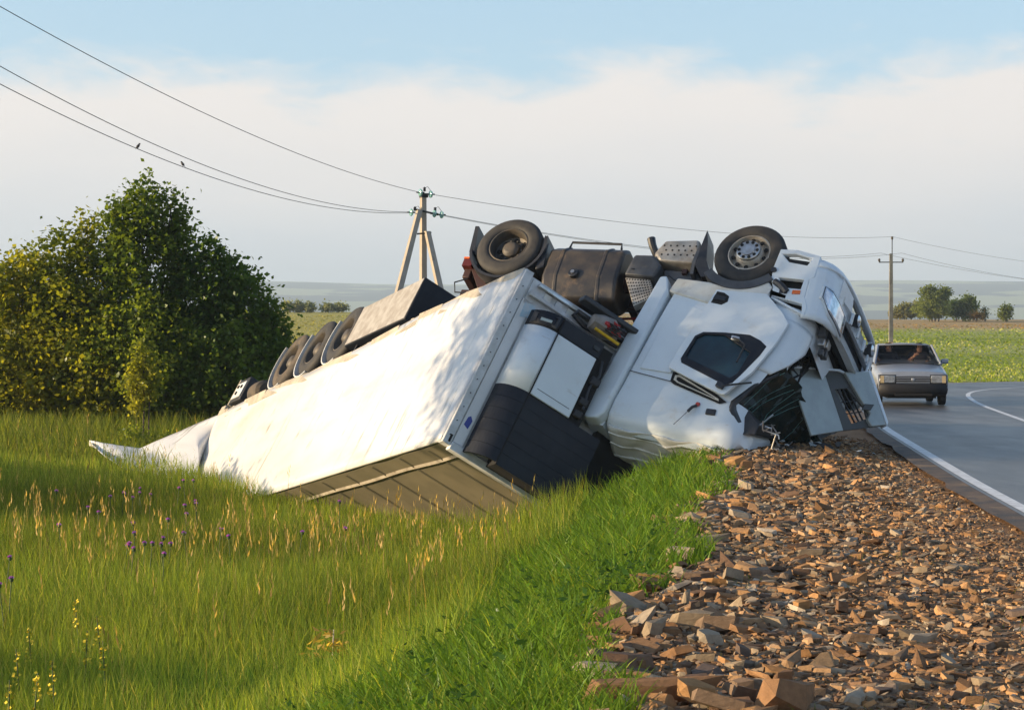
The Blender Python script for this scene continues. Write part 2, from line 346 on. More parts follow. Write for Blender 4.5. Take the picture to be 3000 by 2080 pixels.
# local axes: X towards the rear, Y towards the far (right) side, Z from roof (0) to floor (2.55)
tr=empty('semi_trailer',TM); tag(tr,'white refrigerated trailer overturned in the ditch with its wheels in the air','trailer')
RX=[0,1.55,3.4,5.45,7.75,9.9,11.9,12.45]; RZ=[2.55,2.58,2.57,2.45,2.40,2.44,2.39,2.42]
zh=lambda X: interp(X,RX,RZ)
zl=lambda X: interp(X,[0,6.5,8,9,10.5,12.45],[0,0,.10,.22,.48,.80])
HT,LT,WT=2.55,12.45,2.6
def side(u,v,y0=0.0):
    X=u*LT; z=zl(X)+v*(zh(X)-zl(X))
    d=.022*mnoise.noise((X*.45,v*1.3,3.1))+.010*mnoise.noise((X*1.6,v*3,1.7))
    d+=.06*max(0,(X-8.5)/4)**2*math.sin(v*2.6+.4)*.6
    d-=.05*math.exp(-((X-11)/1.1)**2)*math.cos(v*7+X)
    return (X,y0+d*math.sin(math.pi*min(max(v,.0),1))**.3 if 0<v<1 else y0+d*.2,z)
MB().grid(lambda u,v:side(u,v),90,18).build('side_wall',M['trwhite'],tr,smooth=True,solid=-.05)
# faint vertical panel joints of the side skin
for X in np.arange(1.25,12.3,1.25):
    MB().grid(lambda u,v:(lambda p:(p[0]+(u-.5)*.03,p[1]-.002-.0015*(1-abs(2*u-1)),p[2]))(side(X/LT,.03+.93*v)),2,14).build('panel_joint',M['trwhite'],tr,smooth=True)
# bottom rail (uppermost now), buckled in lengths
b=MB()
rp=[0.0,.55,1.3,1.8,2.6,3.4,4.1,5.1,5.9,6.8,7.75,8.9,9.9,11.0,11.9,12.45]
for i in range(len(rp)-1):
    a,c=rp[i]+.004,rp[i+1]-.004; ja,jc=(.012*math.sin(i*2.3),.012*math.cos(i*3.1))
    v=[]
    for X,j in ((a,ja),(c,jc)):
        z=zh(X); v+=[(X,-.045+j,z-.16),(X,-.055-j,z+.02),(X,.10,z+.035+j),(X,.10,z-.16)]
    b.add(v,[(0,1,5,4),(1,2,6,5),(2,3,7,6),(3,0,4,7),(3,2,1,0),(4,5,6,7)])
b.build('bottom_rail',M['rail'],tr)
b=MB().grid(lambda u,v:(lambda p:(p[0],-.03-.02*v,p[2]))((u*LT,0,zl(u*LT)+.07*v)),60,1); b.build('top_edge_trim',M['trgrey'],tr,solid=.03)
# roof, faces the grass
def roofp(u,v):
    X=u*LT; p=Vector((X,v*WT,zl(X)+.02*mnoise.noise((X*.8,v*3,9)))); w_=TM@p
    g=zg(w_.x,w_.y)-.25
    if w_.z<g: w_.z=g; p=TMi@w_
    return p
MB().grid(roofp,70,20).build('roof',M['roof'],tr,smooth=True)
for X in np.arange(.55,12.2,.95):
    MB().grid(lambda u,v:Vector(roofp((X+(u-.5)*.05)/LT,.02+.96*v))+Vector((0,0,-.018 if 0<u<1 else -.003)),2,16).build('roof_batten',M['roof'],tr,smooth=True)
MB().grid(lambda u,v:Vector(roofp(.01+.98*u,.115+(v-.5)*.03))+Vector((0,0,-.022 if 0<v<1 else -.003)),60,2).build('roof_seam',M['rail'],tr,smooth=True)
# far wall, floor, underframe
MB().grid(lambda u,v:Vector((u*LT,WT+.005,.05+v*(zh(u*LT)-.08))),30,4).build('far_wall',M['trwhite'],tr,solid=.05)
MB().grid(lambda u,v:Vector((.02+u*(LT-.04),.06+v*(WT-.12),zh(u*LT)-.06)),30,2).build('floor',M['grey'],tr,solid=.05)
for y in (.75,1.75): MB().box((1.2,y-.05,2.5),(12.2,y+.05,2.95)).build('frame_rail',M['steel'],tr)
for X in (3.0,6.9,7.88,9.2,10.5,11.5): MB().box((X,.2,2.5),(X+.1,2.4,2.72)).build('cross_member',M['steel'],tr)
MB().box((LT-.05,.0,.75),(LT,WT,2.4)).build('rear_door',M['trwhite'],tr)
# wheels
def wheel_meshes(R,wd,rr,deep,tm,rm,tread=True):
    n=44; b=MB()
    prof=[(rr,-.03),(rr+.02,0.0),(rr+.05,.012),(R-.13,.018),(R-.09,.006),(R-.05,.004),(R-.02,-.02),(R,-.05)]
    g=.014 if tread else 0
    k=4; span=wd-.10
    for i in range(1,k+1):
        h=-.05-span*i/(k+1); prof+=[(R,h+.014),(R-g,h+.010),(R-g,h-.010),(R,h-.014)]
    prof+=[(R,-wd+.05),(R-.02,-wd+.02),(R-.13,-wd-.01),(rr,-wd+.03)]
    b.lathe(prof,(0,0,0),n,closed=True); ty=mesh('tyre',b.v,b.f,tm,None,smooth=True,auto=40)
    return ty.data,ty
def mk_wheel(name,parent,c,s,R,wd,style,tm):
    "s=+1: outer face looks to +Y.  Returns the wheel (tyre, rim, hub)"
    w=empty(name); w.parent=parent; w.matrix_local=Matrix.Translation(c)@(Matrix.Identity(4) if s>0 else Matrix.Rotation(math.pi,4,'Z'))
    rr=R*.57
    key=(R,wd,style,tm.name)
    if key not in WCACHE:
        ty,o=wheel_meshes(R,wd,rr,style,tm,None); bpy.data.objects.remove(o)
        b=MB()
        if style=='front':     # convex disc, ten hand holes
            b.lathe([(rr+.012,-.005),(rr-.005,.0),(rr-.02,-.05),(rr-.035,-.09),(rr-.07,-.085),(rr*.62,.0),(rr*.55,.012),(0.001,.02)],(0,0,0),44)
            hb=MB(); hb.lathe([(.165,-.0),(.165,.045),(.155,.055),(.10,.055),(.095,.068),(.001,.072)],(0,0,0),36)
            hl=MB()
            for k in range(10):
                a=2*math.pi*k/10
                hl._disc(.024,.012,(.130*math.cos(a),.05,.130*math.sin(a)),12,'y')
                a+=.31; c_=Vector((rr*.80*math.cos(a),-.05,rr*.80*math.sin(a))); hl._disc(.030,.016,c_+Vector((0,.002,0)),12,'y')
            mats=(M['aludirt'],M['alu'],M['hole'])
        else:                  # deep dish of a dual or trailer wheel
            dp=-.16 if style=='dual' else -.12
            b.lathe([(rr+.012,-.005),(rr-.005,.0),(rr-.02,-.03),(rr-.03,dp),(rr-.07,dp-.03),(rr*.55,dp-.02),(rr*.5,dp+.01),(.001,dp+.01)],(0,0,0),44)
            hb=MB(); hb.lathe([(.13,dp),(.13,dp+.06),(.10,dp+.10),(.07,dp+.11),(.001,dp+.11)],(0,0,0),24)
            for k in range(10):
                a=2*math.pi*k/10; hb._disc(.016,.035,(.165*math.cos(a),dp+.005,.165*math.sin(a)),8,'y')
            hl=MB()
            for k in range(8):
                a=2*math.pi*k/8; hl._disc(.034,.012,(rr*.74*math.cos(a),dp-.022,rr*.74*math.sin(a)),12,'y')
            mats=(M['rimd'],M['rimd'],M['hole'])
        ds=[]
        for nm,bb,mm in (('rim',b,mats[0]),('hub_cap',hb,mats[1]),('rim_holes',hl,mats[2])):
            o=bb.build(nm,mm,None,smooth=True); ds.append(o.data); bpy.data.objects.remove(o)
        WCACHE[key]=(ty,ds)
    ty,ds=WCACHE[key]
    for nm,d in (('tyre',ty),('rim',ds[0]),('hub_cap',ds[1]),('rim_holes',ds[2])):
        o=bpy.data.objects.new(nm,d); C.objects.link(o); o.parent=w
        if nm=='rim_holes': o['kind']='stuff'
    return w
WCACHE={}
AX=(7.23,8.54,9.85); WZ=3.10
def fender(X,y0,y1):
    b=MB(); n=14
    for i in range(n+1):
        a=R_(-115+i*150/n)      # arc on the floor side of the wheel, reaching round to the rear
        for r in (.575,.60):
            for y in (y0,y1): b.v.append((X+r*math.cos(a)*1.02,y,WZ+r*math.sin(a)))
    for i in range(n):
        o=i*4; p=o+4
        b.f+=[(o,o+1,p+1,p),(o+2,p+2,p+3,o+3),(o,p,p+2,o+2),(o+1,o+3,p+3,p+1)]
    return b.add([],[(0,2,3,1)] if False else [])
for i,X in enumerate(AX):
    mk_wheel('wheel',tr,(X,.03,WZ),-1,.535,.38,'trailer',M['tyred'] if i==2 else M['tyre'])
    mk_wheel('wheel',tr,(X,2.57,WZ),1,.535,.38,'trailer',M['tyre'])
    MB().tube([(X,.3,WZ),(X,2.3,WZ)],.07,12).build('axle',M['steel'],tr,smooth=True)
    fender(X,.0,.42).build('mudguard',M['trgrey'],tr,smooth=True)
# pallet box slung under the floor
bx=MB().box((4.18,-.02,2.70),(6.62,2.45,3.44)).build('pallet_box',M['navy'],tr,bevel=.015)
MB().plate([(4.2,2.72),(6.6,2.72),(6.6,3.42),(4.2,3.42)],[],-.028,-.024,lambda u,v,w_:(u,w_,v)).build('box_lid',M['aludirt'],bx)
for X in (4.6,6.2): MB().box((X,.05,2.5),(X+.06,2.3,2.72)).build('box_bracket',M['steel'],tr)
for X in np.arange(.5,12,1.6): MB().box((X,-.03,zh(X)+.02),(X+.10,.12,zh(X)+.06)).build('lashing_ring',M['rail'],tr)
# rear lamp bar, roller bumper and buffer block
lb=MB().box((11.75,.0,2.62),(12.35,1.6,3.1)).build('lamp_bar',M['steel'],tr,bevel=.02)
MB().box((11.80,-.02,2.68),(12.28,-.005,3.0)).build('lamp_plate',M['trgrey'],lb)
MB().box((12.36,.0,2.60),(12.41,1.6,3.13)).build('lamp_bar_edge',M['rail'],lb)
for X,z in ((12.1,2.78),(11.95,2.9),(12.15,2.92)): MB()._disc(.035,-.02,(X,-.02,z),10,'y').build('bolt_hole',M['hole'],lb)
MB().lathe([(.001,0),(.15,0),(.21,.05),(.22,.15),(.22,.40),(.21,.5),(.15,.55),(.001,.55)],(11.0,.22,2.78),22,'x').build('air_tank',M['tyred'],tr,smooth=True)
MB().box((12.5,.0,2.42),(12.75,.25,2.62)).build('buffer_block',M['rail'],tr,bevel=.02)
# front frame and refrigeration unit
MB().box((-.012,0.0,.0),(.10,WT,2.52)).build('front_wall',M['trgrey'],tr)
MB().box((-.05,-.035,-.01),(.09,.085,2.56)).build('corner_post',M['trgrey'],tr,bevel=.012)
MB().box((-.045,WT-.09,-.01),(.09,WT+.03,2.56)).build('corner_post',M['trgrey'],tr,bevel=.012)
MB().box((-.06,.086,-.05),(.06,WT-.095,.06)).build('roof_edge_beam',M['trgrey'],tr,bevel=.012)
MB().box((-.03,.10,0.07),(-.0125,.24,2.2)).build('front_seal',M['trwhite'],tr)
for z in np.arange(.12,2.5,.2): MB()._disc(.008,-.010,(-.05,.02,z),8,'x').build('rivet',M['steel'],tr)
MB().box((-.058,.03,.03),(-.05,.06,.13)).build('drain_slot',M['hole'],tr)
MB().plate([(.13,.33),(.20,.30),(.215,.42),(.17,.47),(.14,.44)],[],-.034,-.0305,lambda u,v,w_:(w_,u,v)).build('blue_sticker',mat('blue_sticker',(.03,.05,.30),rough=.4),tr)
MB().plate([(.16,1.95),(.33,2.02),(.30,2.2),(.15,2.16)],[],-.0325,-.0305,lambda u,v,w_:(w_,u,v)).build('faded_sticker',mat('faded_blue',(.33,.48,.58),(.5,.55,.58),scale=20,rough=.5),tr)
fu=empty('refrigeration_unit'); fu.parent=tr
def nose(y):   # plan outline of the unit: bulges from the wall to its flat front
    return -.42*math.sqrt(max(0,1-max(0,(.62-y)/.37)**2.2)) if y<.62 else -.42
def curved(z0,z1,y0,y1,out=0,nn=12): return MB().grid(lambda u,v:(nose(y0+(y1-y0)*u)-out,y0+(y1-y0)*u,z0+(z1-z0)*v),nn,2)
curved(1.0,1.88,.255,.585).build('white_door',M['white'],fu,smooth=True,solid=.03)
MB().box((-.42,.60,1.0),(-.38,1.21,1.88)).build('white_door',M['white'],fu,bevel=.012)
MB().box((-.4225,.66,1.10),(-.4205,1.16,1.108)).build('door_crease',M['grey'],fu)
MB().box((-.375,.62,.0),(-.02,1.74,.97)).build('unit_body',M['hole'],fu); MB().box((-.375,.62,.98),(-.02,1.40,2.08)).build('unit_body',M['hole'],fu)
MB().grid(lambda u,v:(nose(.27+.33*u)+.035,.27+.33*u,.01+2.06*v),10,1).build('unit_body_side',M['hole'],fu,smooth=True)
curved(1.885,2.10,.255,.585,.004).build('control_panel',M['navy'],fu,smooth=True,solid=.03)
MB().box((-.425,.60,1.885),(-.38,1.23,2.10)).build('service_cover',M['navy'],fu,bevel=.01)
dp=MB().plate([(.27,1.91),(.54,1.91),(.54,2.08),(.27,2.08)],[[(.30,1.94),(.51,1.94),(.51,2.05),(.30,2.05)]],-.03,.012,lambda u,v,w_:(nose(u)-.02+w_*-.5,u,v)).build('display_frame',M['black'],fu)
MB().plate([(.34,1.955),(.46,1.955),(.46,1.995),(.34,1.995)],[],0,.004,lambda u,v,w_:(nose(u)-.018-w_,u,v)).build('display',mat('lcd',(.33,.40,.40),rough=.2),dp)
MB().box((-.44,1.10,1.97),(-.424,1.19,2.02)).build('latch',M['black'],fu)
for i in range(6):
    z=.005+i*.166; curved(z,z+.162,.255,.585,.0).build('louvre',M['navy'],fu,solid=.03)
for i in range(6):
    z=-.02+i*.166; MB().box((-.42,.60,z),(-.38,1.72,z+.163)).build('lower_panel',M['navy'],fu)
MB().box((-.43,.586,-.02),(-.39,.599,2.10)).build('door_gap',M['hole'],fu)
MB().box((-.14,1.745,.08),(-.02,2.45,2.05)).build('unit_shade_block',M['hole'],fu)  # near-black box added where only deep shade lies beside the unit
# dark machinery glimpsed beside the doors
for y,z,s in ((1.30,1.3,.06),(1.33,1.62,.07),(1.30,1.12,.06)): MB().box((-.43,y-s,z-s),(-.3,y+s,z+s*.7)).build('unit_machinery',M['steel'],fu,bevel=.02)
MB().tube([(-.40,1.30,1.9),(-.42,1.34,1.7),(-.40,1.29,1.5),(-.41,1.33,1.2)],.018,6).build('hose',M['black'],fu,smooth=True)
MB().tube([(-.41,1.34,1.66),(-.42,1.32,1.58)],.010,6).build('green_cable',mat('green_cable',(.3,.6,.02),rough=.5),fu)
# nose bolster clutter between unit and floor
MB().box((-.10,.20,2.42),(-.03,2.5,2.47)).build('nose_rail',M['alu'],tr,bevel=.008)
MB().box((-.10,.14,2.26),(-.03,2.5,2.31)).build('nose_rail',M['trgrey'],tr,bevel=.008)
MB().box((-.03,.12,2.14),(-.015,2.5,2.50)).build('nose_plate',M['trgrey'],tr)
for i,y in enumerate((.34,.52,.70,1.15,1.3)): MB().box((-.06,y,2.325),(-.031,y+.10,2.41)).build('plate_label',(M['whiteb'],M['trgrey'])[i%2],tr)
hp=[(-.14,.72+.9*(1-abs(1-2*k/20))*1.0,2.36+.05*math.sin(k/20*2*math.pi)) for k in range(21)]
MB().tube([(-.13,1.5,2.30),(-.15,.95,2.28),(-.16,.76,2.33),(-.15,.80,2.40),(-.13,1.1,2.40),(-.12,1.6,2.42)],.035,8).build('air_hose',M['black'],tr,smooth=True)
MB().box((-.30,.75,2.52),(-.12,2.5,2.60)).build('coupling_bar',M['black'],tr,bevel=.02)
MB().tube([(-.40,1.02,2.23),(-.40,1.40,2.22)],.022,8).build('yellow_handle',M['yellow'],tr,smooth=True)
bs=MB().lathe([(.001,-.22),(.10,-.2),(.15,-.08),(.16,.06),(.10,.19),(.001,.22)],(-.28,1.18,2.36),14,'y')
bs.v=[(p[0]+.03*mnoise.noise((p[0]*9,p[1]*9,p[2]*9)),p[1],p[2]+.04*mnoise.noise((p[1]*7,p[2]*7,p[0]*7))) for p in bs.v]
bs.build('plastic_bag',M['bag'],tr,smooth=True)
for k in range(7):
    q=[(-.42-.02*random.random(),1.12+.3*random.random(),2.26+.18*random.random()) for _ in range(5)]
    MB().tube(q,.012,5).build('loose_cable',M['redw'] if k%2 else M['black'],tr,smooth=True)
MB().box((-.45,1.10,2.34),(-.40,1.16,2.385)).build('red_plug',M['redw'],tr,bevel=.01)
# torn rear skin peeled out over the grass
topc=[(632,1216,41.0),(575,1243,41.2),(520,1268,41.3),(460,1293,41.3),(409,1314,41.2),(350,1307,41.4),(300,1299,41.6),(262,1292,41.8)]
botc=[(640,1452,37.6),(575,1446,37.9),(520,1438,38.2),(470,1424,38.8),(414,1400,39.4),(360,1372,40.0),(305,1338,40.8),(262,1297,41.7)]
def sheet(u,v):
    k=u*(len(topc)-1); i=min(int(k),len(topc)-2); f=k-i
    tp=[TM@Vector(side(1,1))]+[px(*q) for q in topc[1:]]; bt=[TM@Vector(side(1,.0))]+[px(*q) for q in botc[1:]]
    A=tp[i].lerp(tp[i+1],f); B=bt[i].lerp(bt[i+1],f)
    P=A.lerp(B,v); P=P+(TM@Vector(side(1,1-v))-(TM@Vector(side(1,1))).lerp(TM@Vector(side(1,0)),v))*float(sst(.5,0,u)); d=.16*math.sin(math.pi*v)
    q=.16*abs(math.sin(u*5.5+v*2.6))-.08+.10*abs(math.sin(u*10-v*4.5+1))-.05+.04*mnoise.noise((u*9,v*6,1))
    return P+Vector((.1,-.35,.3))*(q*min(1,math.sin(math.pi*v)**.5+.25)*float(sst(0.03,.55,u)))-Vector((0,-.2,.5))*d*float(sst(0,.5,u))*.8
g=MB().grid(sheet,70,30); g.v=[tuple(TMi@Vector(p)) for p in g.v]
g.build('torn_rear_skin',M['trwhite'],tr,smooth=True,solid=.012)
# ---------------------------------------------------------------- overturned tractor unit
CM=posemat([[.89952023,-.32426955,-.29276716],[-.43474735,-.73052300,-.52662215],[-.04310561,.60098702,-.79809555]],(3.76686073,29.10920191,.76590528),KC)
CMi=CM.inverted()
tk=empty('tractor_unit',CM); tag(tk,'white truck cab rolled onto its roof on the stony verge','truck')
TH=.2; ct,st=math.cos(TH),math.sin(TH)
def cab(x,y,z): return Vector((x*ct-z*st,y,x*st+z*ct))      # the cab is wrenched nose-up on its mounts
def clampg(vs,off=.0,jag=.05):
    r=[]
    for i,p in enumerate(vs):
        w_=CM@Vector(p); g=zg(w_.x,w_.y)+off
        if w_.z<g:
            dz=g-w_.z; w_.z=g+jag*(mnoise.noise((w_.x*4,w_.y*4,0))+.5); w_.x-=.10*dz*(.4+mnoise.noise((w_.x*3,w_.y*3,5))*.5); p=CMi@w_
        r.append(tuple(p))
    return r
# chassis
for y in (-.42,.42): MB().box((-4.6,y-.04,.78),(1.0,y+.04,1.02)).build('frame_rail',M['red'],tk,bevel=.01)
for x in (-4.5,-3.0,-1.9,-.9,.6): MB().box((x,-.4,.82),(x+.12,.4,.98)).build('cross_member',M['red'],tk)
fr=mk_wheel('front_wheel',tk,(0,1.18,.5),1,.505,.31,'front',M['tyre']); mk_wheel('front_wheel',tk,(0,-1.18,.5),-1,.505,.31,'front',M['tyre'])
for s in (1,-1):
    mk_wheel('rear_wheel',tk,(-3.65,1.2*s,.5),s,.505,.30,'dual',M['tyre']); mk_wheel('rear_wheel',tk,(-3.65,.86*s,.5),s,.505,.30,'dual',M['tyre'])
MB().tube([(0,-1,.5),(0,1,.5)],.07,10).build('front_axle',M['steel'],tk); MB().tube([(-3.65,-.9,.5),(-3.65,.9,.5)],.10,12).build('rear_axle',M['steel'],tk)
MB().lathe([(.001,-.28),(.18,-.22),(.26,0),(.18,.22),(.001,.28)],(-3.65,0,.5),20,'y').build('differential',M['steel'],tk,smooth=True)
def arc(cx,cz,r0,r1,a0,a1,y0,y1,n=18,sq=1.0):
    b=MB()
    for i in range(n+1):
        a=R_(a0+(a1-a0)*i/n)
        for r in (r0,r1):
            for y in (y0,y1): b.v.append((cx+r*sq*math.cos(a),y,cz+r*math.sin(a)))
    for i in range(n):
        o=i*4; p=o+4; b.f+=[(o,o+1,p+1,p),(o+2,p+2,p+3,o+3),(o,p,p+2,o+2),(o+1,o+3,p+3,p+1)]
    m=n*4; b.f+=[(0,2,3,1),(m,m+1,m+3,m+2)]; return b
for s in (1,-1): arc(-3.65,.5,.56,.60,-18,170,.50*s,1.2*s).build('rear_mudguard',M['black'],tk,smooth=True)
MB().plate([(-4.32,.14),(-4.26,.14),(-4.18,.62),(-4.26,.62)],[],.62,1.16,lambda u,v,w_:(u,w_,v)).build('mud_flap',M['black'],tk)
MB().plate([(-3.16,.25),(-3.05,.42),(-3.0,.85),(-3.12,.9)],[],.55,1.16,lambda u,v,w_:(u,w_,v)).build('mudguard_front_piece',M['black'],tk,bevel=.02)
rb=MB().box((-4.34,-1.0,.70),(-4.22,.98,.95)).build('rear_beam',M['red'],tk,bevel=.015); MB().box((-4.36,.80,.66),(-4.21,1.06,.80)).build('tail_lamp',mat('red_lens',(.09,.012,.008),rough=.4),rb); MB().box((-4.365,1.0,.64),(-4.28,1.065,.67)).build('amber_lens',M['orange'],rb)
MB().tube([(-4.25,.95,.95),(-4.42,.98,1.05),(-4.36,.97,1.22),(-4.12,.94,1.2)],.012,6).build('loose_cable',M['black'],tk)
MB().plate([(-4.30,.70),(-4.18,.66),(-3.86,1.12),(-3.98,1.2)],[],.7,.98,lambda u,v,w_:(u,w_,v)).build('rear_bracket',M['red'],tk,bevel=.02)
# fuel tank: eight-sided, strapped
oc=[(.62,.36),(.98,.36),(1.14,.52),(1.14,.98),(.98,1.28),(.62,1.28),(.48,1.1),(.48,.52)]
MB().add([(x,y,z) for x in (-3.0,-1.84) for y,z in oc],[tuple(range(8))[::-1],tuple(range(8,16))]+[(k,(k+1)%8,8+(k+1)%8,8+k) for k in range(8)]).build('fuel_tank',M['tank'],tk,bevel=.05,seg=3)
for x in (-2.78,-2.12):
    oo=[(.81+(y-.81)*1.03,.82+(z-.82)*1.03) for y,z in oc]
    MB().add([(xx,y,z) for xx in (x-.035,x+.035) for y,z in oo],[tuple(range(8))[::-1],tuple(range(8,16))]+[(k,(k+1)%8,8+(k+1)%8,8+k) for k in range(8)]).build('tank_strap',M['tank'],tk,bevel=.02)
cp=MB()._disc(.075,.06,(-2.5,1.13,.95),16,'y').build('filler_cap',M['black'],tk,bevel=.01); MB()._disc(.03,.02,(-2.5,1.19,.95),10,'y').build('cap_lock',M['alu'],cp)
MB().tube([(-2.78,1.0,.36),(-2.77,1.0,.27),(-2.0,1.0,.28),(-1.98,1.0,.37)],.018,6).build('tank_guard_bar',M['black'],tk,smooth=True)
MB()._disc(.15,.08,(-1.84,.78,.8),16,'x').build('tank_end_fitting',M['red'],tk)
# battery box with perforated face, silencer step, outlet pipe
MB().plate([(-1.70,.55),(-1.40,.55),(-1.24,.72),(-1.30,.93),(-1.76,.90)],[],.55,1.12,lambda u,v,w_:(u,w_,v)).build('battery_box',M['grey'],tk,bevel=.035,seg=3)
gb=MB().plate([(-1.74,.93),(-1.36,.95),(-1.22,1.24),(-1.48,1.42)],[],.95,1.08,lambda u,v,w_:(u,w_,v)).build('perforated_guard',M['aludirt'],tk,bevel=.01)
b=MB()
for i in range(9):
    for j in range(8):
        u=(i+.5)/9; v=(j+.5)/8; A=Vector((-1.74,0,.93)).lerp(Vector((-1.36,0,.95)),u); B=Vector((-1.48,0,1.42)).lerp(Vector((-1.22,0,1.24)),u); p=A.lerp(B,v)
        b._disc(.013,.004,(p.x,1.079,p.z),6,'y')
b.build('guard_holes',M['hole'],gb)['kind']='stuff'
MB().plate([(-1.66,.52),(-1.50,.52),(-1.50,.555),(-1.66,.555)],[],.95,1.05,lambda u,v,w_:(u,w_,v)).build('side_marker',M['orange'],tk)
sb=MB().plate([(-1.32,.27),(-.80,.24),(-.74,.50),(-.80,.66),(-1.34,.62),(-1.43,.50)],[],.45,1.10,lambda u,v,w_:(u,w_,v)).build('silencer_step',M['aludirt'],tk,bevel=.045,seg=3)
b=MB()
for j,z in enumerate((.36,.44,.52)):
    for k in range(6): b._disc(.014,.006,(-1.30+k*.095+(j%2)*.045,1.099,z),8,'y')
for x in (-1.2,-.97): b.box((x,.98,.247),(x+.14,1.02,.262))
b.build('step_holes',M['hole'],sb)['kind']='stuff'
MB().tube([(-1.25,.85,.5),(-1.45,.95,.42),(-1.52,1.02,.30),(-1.56,1.05,.20)],[.05,.055,.055,.06],10).build('outlet_pipe',M['black'],tk,smooth=True)
MB().plate([(-1.25,.70),(-.72,.74),(-.5,1.02),(-.9,1.1),(-1.2,1.0)],[],.6,1.0,lambda u,v,w_:(u,w_,v)).build('grey_bracket',M['grey'],tk,bevel=.03)
MB().plate([(-.72,.10),(-.66,.30),(-.60,.62),(-.46,.90),(-.60,.92),(-.74,.72),(-.74,.4)],[],.80,1.14,lambda u,v,w_:(u,w_,v)).build('mud_flap',M['black'],tk)
MB().grid(lambda u,v:(-.78-.02*math.sin(u*3),.75+.38*v,.42+.45*u),6,2).build('flap_carrier',M['grey'],tk,solid=.05)
# cab shell: stacked rounded plan outlines
def plan(xr,xf,hw,rf,rr,z,n=9):
    o=[]
    for cx,cy,r,a0 in ((xf-rf,hw-rf,rf,90),(xf-rf,-hw+rf,rf,0),(xr+rr,-hw+rr,rr,-90),(xr+rr,hw-rr,rr,-180)):
        for i in range(n+1):
            a=R_(a0-90*i/n); o.append((cx+r*math.cos(a),cy+r*math.sin(a)))
    # insert points along front for openings
    return [(x,y,z+((.10-.10*(x+.6)/2) if z>3.05 else 0)) for x,y in o]
SL=[(1.22,-.60,1.40,1.19,.34,.06),(1.35,-.62,1.44,1.225,.36,.06),(1.6,-.62,1.46,1.24,.36,.06),(2.08,-.62,1.47,1.24,.36,.06),(2.45,-.62,1.38,1.235,.36,.06),(2.84,-.62,1.22,1.225,.36,.06),(2.95,-.62,1.22,1.225,.36,.07),(3.15,-.62,1.33,1.22,.40,.06),(3.34,-.62,1.36,1.20,.42,.07),(3.46,-.61,1.31,1.14,.40,.08),(3.54,-.58,1.18,1.02,.36,.10)]
rows=[plan(a[1],a[2],a[3],a[4],a[5],a[0]) for a in SL]; n=len(rows[0]); b=MB()
for r in rows: b.v+=[cab(*p) for p in r]
for i in range(len(rows)-1):
    z0,z1=SL[i][0],SL[i+1][0]
    for k in range(n):
        k2=(k+1)%n; p=rows[i][k]; q=rows[i][k2]
        frontish=(p[0]+q[0])/2>SL[i][2]-.17
        if frontish and (1.59<z0<2.0): continue        # engine bay
        if frontish and (2.05<z0<2.83): continue       # windscreen
        b.f.append((i*n+k,i*n+k2,(i+1)*n+k2,(i+1)*n+k))
b.f.append(tuple((len(rows)-1)*n+k for k in range(n)))
b.v=clampg(b.v,.02); cs_=b.build('cab_shell',M['white'],tk,smooth=True)
for md in (): pass
# crushed roof plates folded under the roof edge
def crum(u,v):
    p=cab(-.58+1.75*u,1.10-.95*v,3.57-.10*u+.13*math.sin(v*1.6)+.05*abs(math.sin(u*8.5+v*3)))
    w_=CM@p; g=zg(w_.x,w_.y)+.04; w_.z=max(w_.z,g)+.035*mnoise.noise((u*7,v*6,2)); return tuple(CMi@w_)
MB().grid(crum,36,16).build('crushed_roof',M['whiteb'],tk,smooth=True,solid=-.02,auto=22)
for k,v0 in enumerate((.10,.30,.52)):
    MB().tube([Vector(crum(u,v0+.05*math.sin(u*5)))+Vector((0,0,.02)) for u in np.linspace(.0,.8,9)],.018,6).build('roof_rib',M['whiteb'],tk,smooth=True)
MB().plate([(-1.05,3.25),(-.72,3.2),(-.66,3.52),(-.98,3.62)],[],.55,.95,lambda u,v,w_:cab(u,w_,v)).build('torn_fairing_piece',M['whiteb'],tk,bevel=.02)
ins=MB().box((-.5,-1.0,1.3),(1.05,1.05,3.1)); ins.v=clampg([cab(*p) for p in ins.v],.05,0); ins.build('cab_interior',M['hole'],tk)  # solid near-black box: shade inside the cab put into its colour
# sleeper side fairing
MB().plate([(-.91,1.23),(-.81,1.20),(-.75,1.30),(-.70,1.40),(-.665,1.46),(-.615,3.5),(-.68,3.62),(-.86,3.66),(-.93,3.58)],[],1.06,1.272,lambda u,v,w_:cab(u,w_,v)).build('side_fairing',M['white'],tk,bevel=.035,seg=3)
MB().plate([(-.90,3.0),(-.64,3.0),(-.64,3.62),(-.9,3.62)],[],.0,1.09,lambda u,v,w_:cab(u,w_,v)).build('roof_fairing_back',M['white'],tk)
# sleeper wall: raised panel, waist crease, lower locker panel
MB().plate([(-.42,1.55),(-.02,1.62),(-.02,2.68),(-.48,2.72),(-.50,2.0)],[],1.232,1.252,lambda u,v,w_:cab(u,w_,v)).build('sleeper_panel',M['white'],tk,bevel=.018,seg=3)
MB().tube([cab(-.60,1.243,2.79),cab(.05,1.243,2.80)],.006,6).build('waist_joint',M['grey'],tk)
MB().plate([(-.95,1.27),(-.88,1.04),(-.40,1.09),(-.14,1.17),(.20,1.16),(.43,1.05),(.54,1.18),(.50,1.30),(-.05,1.30),(-.22,1.46),(-.30,1.46)],[],1.13,1.255,lambda u,v,w_:(u,w_,v)).build('sill_panel',M['whiteb'],tk,bevel=.02)
arc(0.02,.5,.575,.70,48,140,.78,1.275).build('wheel_arch',M['grey'],tk,smooth=True)
